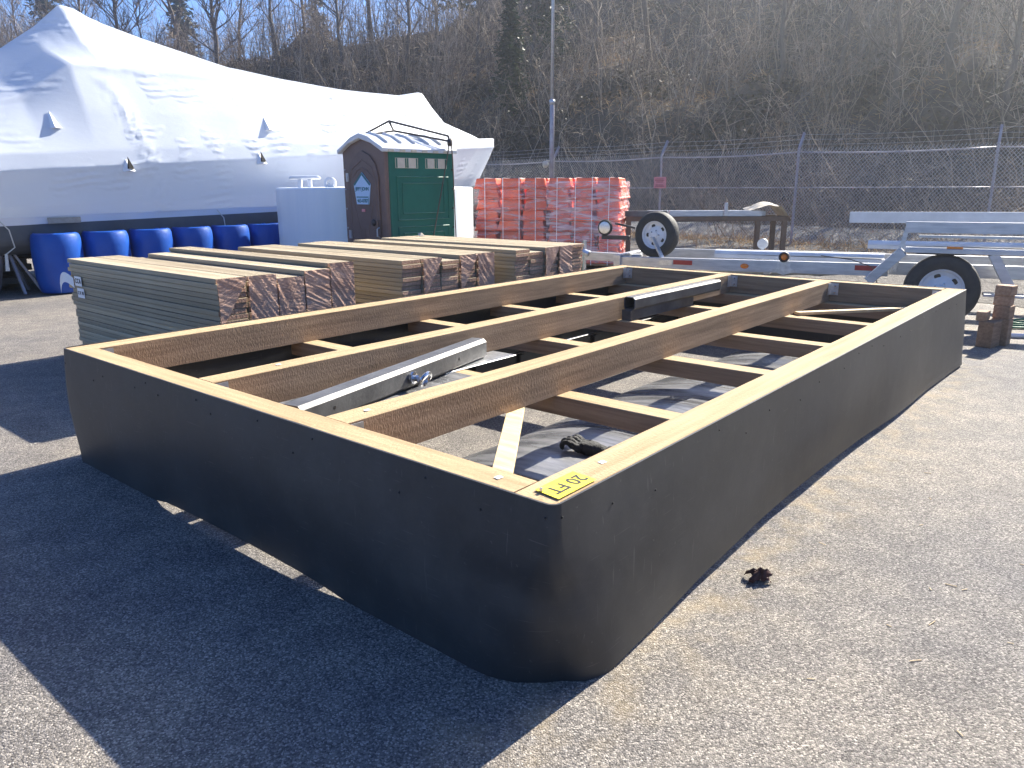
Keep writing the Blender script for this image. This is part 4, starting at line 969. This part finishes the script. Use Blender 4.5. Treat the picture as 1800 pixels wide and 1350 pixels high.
# ------------------------------------------------------------------ blocks, hose, litter by the float
bl = [((4.80,7.50,0),.22,.14,.26,38),((4.98,7.60,0),.16,.16,.27,44),((4.98,7.60,.271),.15,.15,.13,40),((4.97,7.61,.402),.15,.15,.10,44),((4.97,7.60,.503),.155,.15,.10,38),((4.74,7.54,.261),.16,.10,.09,50)]
BLN = ['broad low wooden block at the foot of the block stack','tall wooden block standing at the base of the stack','wooden block second from the base of the stack','squat wooden block third from the base of the stack','topmost wooden block of the stack beside the trailer wheel','small wooden block lying on the broad low block']
for (loc, a, b, h, rz), lb in zip(bl, BLN):
    m = MB(); m.box(-a/2,a/2,-b/2,b/2,0,h); o = m.build('wood_block', M_block, bevel=.006); o.location = loc; o.rotation_euler.z = R(rz); tag(o, lb, 'block')
pts = []
for k in range(90):
    a = k*.33; r = .30+.05*math.sin(k*.7); pts.append((6.0+r*1.5*math.cos(a)+.02*k*.1, 8.55+r*.55*math.sin(a), .016+.05*abs(math.sin(k*.21))*(k/90)))
m = MB(); m.tube(pts, .011, 6); tag(m.build('green_hose', M_hose, smooth=True), 'coil of thin green hose on the pavement behind the blocks', 'hose')
m = MB(); m.tube([(5.2,7.95,.026),(6.9,7.55,.026)], .025, 10); tag(m.build('white_pipe', M_tape, smooth=True), 'white plastic pipe lying on the pavement by the green hose', 'pipe')
# dead leaf clump
def lf_(a, b):
    x, y = a-.5, b-.5; r = math.hypot(x, y); q = 1+.35*math.sin(5*math.atan2(y, x)+1)
    return (x*.085*q, y*.065*q, .032*max(0, 1-3.2*r*r)+.012+.022*noise.noise(Vector((x*7, y*7, 3)))+.02*r*r*math.sin(9*math.atan2(y, x)))
m = MB(); m.grid(lf_, 14, 14); o = m.build('dead_leaf', M_leaf); o.location = (1.02,2.83,0)
o.location.z = .002-min(v.co.z for v in o.data.vertices); tag(o, 'curled dark brown dead leaf lying on the sunny pavement', 'leaf')
for i in range(34):
    x = random.uniform(-1,4.5); y = random.uniform(1.3,6)
    if (Vector((x,y,0))-DA).dot(DU) > -.12 or abs(x/y) > .9: x, y = 1.2+random.random()*2, 1.9+random.random()*2.2
    if (Vector((x,y,0))-DA).dot(DU) > -.08: continue
    a = random.uniform(0,6.28); L = random.uniform(.015,.05); m = MB(); m.beam((x,y,.003),(x+L*math.cos(a),y+L*math.sin(a),.004),.003,.002)
    tag(m.build('splinter', M_chip), 'thin wood splinter lying on the pavement', 'splinter', 'splinters scattered on the pavement')

# ------------------------------------------------------------------ boat trailer
TRL = thing('boat_trailer', 'aluminium boat trailer with spare wheel parked behind the dock', 'trailer', (5.02, 8.85, 0), math.degrees(math.atan2(-.47,.88)))
# local x: to the right/rear, local y: away from camera ; near wheel at origin
def wheel(parent, loc, r, w, T, name='wheel'):
    e = bpy.data.objects.new(name, None); C.objects.link(e); e.parent = parent; e.matrix_local = Matrix.Translation(loc) @ T
    m = MB(); m.lathe([(r*.60,-w*.42),(r*.70,-w*.5),(r*.88,-w*.5),(r*.97,-w*.40),(r,-w*.25),(r,w*.25),(r*.97,w*.40),(r*.88,w*.5),(r*.70,w*.5),(r*.60,w*.42)], 40, cap=False); m.build('tyre', M_rubber, e, 'auto')
    m = MB(); m.lathe([(r*.60,-w*.44),(r*.56,-w*.40),(r*.52,-w*.2),(r*.40,-w*.14),(r*.26,-w*.28),(r*.14,-w*.30),(r*.13,-w*.42),(0,-w*.44)], 36, cap=False); m.lathe([(r*.6,-w*.44),(r*.6,w*.44)], 36, cap=False); m.build('rim', M_wwheel, e, 'auto')
    for k in range(5):
        a = k*2*math.pi/5; m = MB(); m.lathe([(0,0),(r*.09,0),(r*.09,.004),(0,.005)], 10, T=Matrix.Translation((r*.40*math.cos(a+.6), r*.40*math.sin(a+.6), -w*.155)) @ Matrix.Rotation(math.pi,4,'X')); m.build('rim_hole', M_screw, e)
        m = MB(); m.lathe([(0,0),(.011,0),(.011,.016),(0,.02)], 6, T=Matrix.Translation((r*.2*math.cos(a), r*.2*math.sin(a), -w*.29)) @ Matrix.Rotation(math.pi,4,'X')); m.build('lug_nut', M_bright, e)
    return e
RX = Matrix.Rotation(R(-90), 4, 'X')      # wheel axis z -> local y; outer face (-z) toward -y
wheel(TRL, (0,-.02,.40), .40, .23, RX); wheel(TRL, (0,2.05,.40), .40, .23, RX)
def rail(name, a, b, w, h, mt, parent=TRL, bev=.004):
    m = MB(); m.beam(a, b, w, h); return m.build(name, mt, parent, bevel=bev)
nr = rail('side_rail', (-4.0,.10,.545), (-.58,.10,.585), .08, .15, M_alu)
rail('side_rail', (-4.0,1.75,.545), (2.6,1.75,.60), .08, .15, M_alu); rail('side_rail', (-.58,.30,.59), (2.6,.30,.60), .08, .15, M_alu)
for x in (-3.9,-2.0,-.3,1.5): rail('cross_member', (x,.15,.50), (x,1.71,.50), .08, .08, M_alu)
rail('axle', (0,.11,.40), (0,1.93,.40), .06, .06, M_galv)
rail('tongue', (-4.75,.55,.57), (-3.85,.55,.555), .10, .12, M_alu); rail('tongue_plate', (-4.02,.02,.56), (-4.02,1.0,.56), .10, .17, M_alu)
for x, w in ((-3.22,.26),(-.95,.32)): m = MB(); m.box(x,x+w,.052,.0595,.535+.0117*(x+4),.595+.0117*(x+4)); m.build('red_reflector', M_red, TRL)
m = MB(); m.box(-3.42,-3.24,.052,.0595,.53,.60); m.build('grey_sticker', M_galv, TRL)
m = MB(); m.lathe([(0,0),(.034,0),(.03,.014),(0,.016)], 20, T=Matrix.Translation((-2.27,.06,.562)) @ Matrix.Rotation(R(90),4,'X') @ Matrix.Diagonal((1.6,1,1,1))); m.build('amber_marker', M_amber, TRL, True)
m = MB(); m.lathe([(0,0),(.065,0),(.065,.05),(.05,.055),(.048,.03),(0,.03)], 24, T=Matrix.Translation((-1.78,.055,.70)) @ Matrix.Rotation(R(90),4,'X')); lamp = m.build('lamp_housing', M_rack, TRL, 'auto')
m = MB(); m.lathe([(0,.031),(.044,.031),(.035,.05),(0,.056)], 20, T=Matrix.Translation((-1.78,.055,.70)) @ Matrix.Rotation(R(90),4,'X')); m.build('amber_lens', M_amber, lamp, True)
m = MB(); m.prism([(-1.86,.64),(-1.70,.64),(-1.70,.56),(-1.6,.53),(-1.78,.47),(-1.96,.53),(-1.86,.56)], .052, .056, T=Matrix(((1,0,0,0),(0,0,1,0),(0,1,0,0),(0,0,0,1)))); m.build('lamp_bracket', M_galv, TRL)
def bunk(y, x0, x1, z0, z1, name='bunk', mt=M_white):
    m = MB(); m.grid(lambda a, b: (x0+(x1-x0)*a, y+.10*math.cos(math.pi*(1-b)), z0+(z1-z0)*a+.055*math.sin(math.pi*b)), 20, 8); m.grid(lambda a, b: (x0+(x1-x0)*a, y-.1+.2*b, z0-.05+(z1-z0)*a+.002), 1, 1)
    m.box(x0, x1, y-.098, y+.098, z0-.05+min(0, z1-z0), z0-.002); return m.build(name, mt, TRL, 'auto')
bunk(.50,-2.75,-.65,.68,.70); bunk(1.35,-.9,2.6,.80,.83)
m = MB(); m.lathe([(.03,-.03),(.07,-.03),(.07,.03),(.03,.03)], 20, T=Matrix.Translation((-2.2,.85,.80)) @ Matrix.Rotation(R(90),4,'X')); m.tube([(-2.2,.85,.56),(-2.2,.85,.80)], .02, 6); m.build('winch_roller', M_alu, TRL, 'auto')
# guides
rail('guide_post', (-.52,.28,.55), (-.42,.28,1.14), .09, .05, M_alu); rail('guide_rail', (-.45,.24,1.09), (2.7,.24,1.10), .05, .13, M_alu); rail('guide_rail', (-.30,.26,.985), (2.7,.26,.995), .04, .03, M_alu)
rail('guide_post', (-1.15,1.80,.55), (-1.15,1.80,1.18), .06, .11, M_white); rail('guide_rail', (-1.20,1.76,1.14), (1.05,1.76,1.16), .05, .15, M_white)
rail('guide_post', (.8,1.80,.55), (.8,1.80,1.10), .06, .09, M_white)
# fender frame
rail('fender_bar', (-.42,-.03,.845), (2.2,-.03,.845), .26, .05, M_alu); rail('fender_leg', (-.78,-.03,.46), (-.44,-.03,.83), .25, .11, M_alu); rail('fender_leg', (.46,-.03,.83), (.70,-.03,.40), .25, .10, M_alu); rail('step_plate', (.42,-.05,.37), (.82,-.05,.37), .22, .03, M_alu)
m = MB(); m.box(.0,.16,-.13,-.04,.8715,.895); m.build('orange_marker', M_amber, TRL)
# spare wheel and jack on the tongue
wheel(TRL, (-3.62,.55,.905), .325, .19, Matrix.Rotation(R(-12),4,'Z') @ RX, 'spare_wheel'); rail('spare_bracket', (-3.45,.30,.60), (-3.62,.36,.88), .07, .03, M_alu)
rail('jack_stand', (-4.02,.42,.56), (-4.02,.42,1.0), .07, .05, M_rack); rail('jack_arm', (-4.40,.40,.86), (-3.98,.40,.86), .05, .06, M_rack); rail('jack_arm', (-4.2,.40,1.06), (-3.9,.40,1.0), .025, .03, M_rack)
m = MB(); m.lathe([(0,-.03),(.06,-.03),(.105,-.02),(.115,0),(.105,.02),(.06,.03),(0,.03)], 24, T=Matrix.Translation((-4.34,.36,1.0)) @ RX); m.build('jack_wheel', M_rubber, TRL, 'auto')
m = MB(); m.lathe([(0,-.035),(.05,-.035),(.085,-.028),(.085,0)], 24, T=Matrix.Translation((-4.34,.36,1.0)) @ RX); m.build('jack_wheel_rim', M_galv, TRL, 'auto')
m = MB(); m.tube([(-4.72,.52,.0),(-4.72,.52,.80)], .03, 8); m.tube([(-4.80,.5,.66),(-4.64,.5,.60)], .05, 8); m.build('coupler_jack', M_galv, TRL, 'auto')
m = MB(); m.tube([(-4.45,.38,.88),(-4.45,.37,.74),(-4.43,.37,.68)], .008, 6); m.build('hook', M_rack, TRL)
m = MB(); m.tube([(-1.35,.07,.73),(-1.0,.03,.70),(-.75,.03,.62),(-.68,.04,.42),(-.62,.05,.36)], .006, 5); m.build('light_cable', M_cable, TRL)

# ------------------------------------------------------------------ steel table with beams
TB = thing('steel_table', 'rusty brown steel table loaded with metal beams by the fence', 'table', (3.88, 15.6, 0), -2)
m = MB(); 
rail('frame_rail', (-1.6,-.35,.95), (1.6,-.35,.95), .06, .09, M_rust, TB); rail('frame_rail', (-1.6,.45,.95), (1.6,.45,.95), .06, .09, M_rust, TB)
for x in (-1.57, 0, 1.57): rail('frame_rail', (x,-.31,.95), (x,.41,.95), .06, .07, M_rust, TB)
for x, y in ((-1.55,-.35),(.98,-.35),(1.50,-.35),(-1.55,.45),(1.52,.45)): m = MB(); m.box(x-.045,x+.045,y-.04,y+.04,0,.904); m.build('leg', M_rust, TB)
def item(name, a, b, w, h, mt, label, cat, T):
    m = MB(); m.beam(a, b, w, h); o = m.build(name, mt, bevel=.006); o.location = T.location; o.rotation_euler = T.rotation_euler; tag(o, label, cat); return o
item('dark_beam', (-1.62,-.30,1.051), (-.80,-.30,1.051), .11, .11, M_steel, 'short dark steel beam on the end of the brown table', 'beam', TB)
item('aluminium_beam', (-.76,-.29,1.051), (1.05,-.29,1.051), .12, .11, M_alu, 'long aluminium channel beam lying along the brown table front', 'beam', TB)
item('aluminium_beam', (-1.3,-.02,1.041), (1.2,.0,1.041), .16, .09, M_alu, 'broad aluminium beam lying along the middle of the brown table', 'beam', TB)
item('aluminium_beam', (-1.1,.26,1.046), (1.2,.26,1.046), .14, .10, M_alu, 'aluminium beam lying along the fence side of the brown table', 'beam', TB)
m = MB(); m.box(.30,.37,-.40,-.355,1.0,1.26); o = m.build('steel_clamp', M_alu, bevel=.01); o.location = TB.location; o.rotation_euler = TB.rotation_euler; tag(o, 'upright metal clamp gripping the front beam on the table', 'clamp')
m = MB()
def cv(a, b):
    x = .85+.75*a; y = -.42+.8*b; return (x, y, 1.115+.13*math.sin(math.pi*min(1, a*1.05))*(.7+.3*math.sin(b*3))+.04*noise.noise(Vector((x*5, y*5, 0)))-(.16*max(0, a-.75)/.25))
m.grid(cv, 26, 22); o = m.build('canvas_cover', M_canvas, smooth=True); o.location = TB.location; o.rotation_euler = TB.rotation_euler; tag(o, 'crumpled tan canvas draped over beam ends on the table', 'canvas')
# planks on the ground below the table
for i in range(7):
    m = MB(); m.box(-1.5+random.uniform(-.1,.1),1.6+random.uniform(-.1,.1),-.075,.075,0,.04); o = m.build('ground_plank', M_board, bevel=.003)
    o.location = (4.2, 13.9+.17*(i % 4), .001+.042*(i//4)); o.rotation_euler.z = R(-8+random.uniform(-1,1)); tag(o, 'weathered plank lying on the pavement below the brown table', 'plank', 'planks on the ground by the table')

# ------------------------------------------------------------------ air volume added to imitate veiling glare towards the sun
hm = bpy.data.materials.new('glare_air'); hm.use_nodes = True; hn = hm.node_tree.nodes
hn.remove(hn['Principled BSDF']); pv = hn.new('ShaderNodeVolumePrincipled'); pv.inputs['Density'].default_value = .0017; pv.inputs['Color'].default_value = (.86,.92,1,1); pv.inputs['Anisotropy'].default_value = .8
hm.node_tree.links.new(pv.outputs[0], hn['Material Output'].inputs['Volume'])
m = MB(); m.box(-310,310,-310,310,-2,60); hz_ = m.build('veil', hm); tag(hz_, 'thin added air volume imitating sun glare over the yard and hillside', 'veil', kind='stuff')
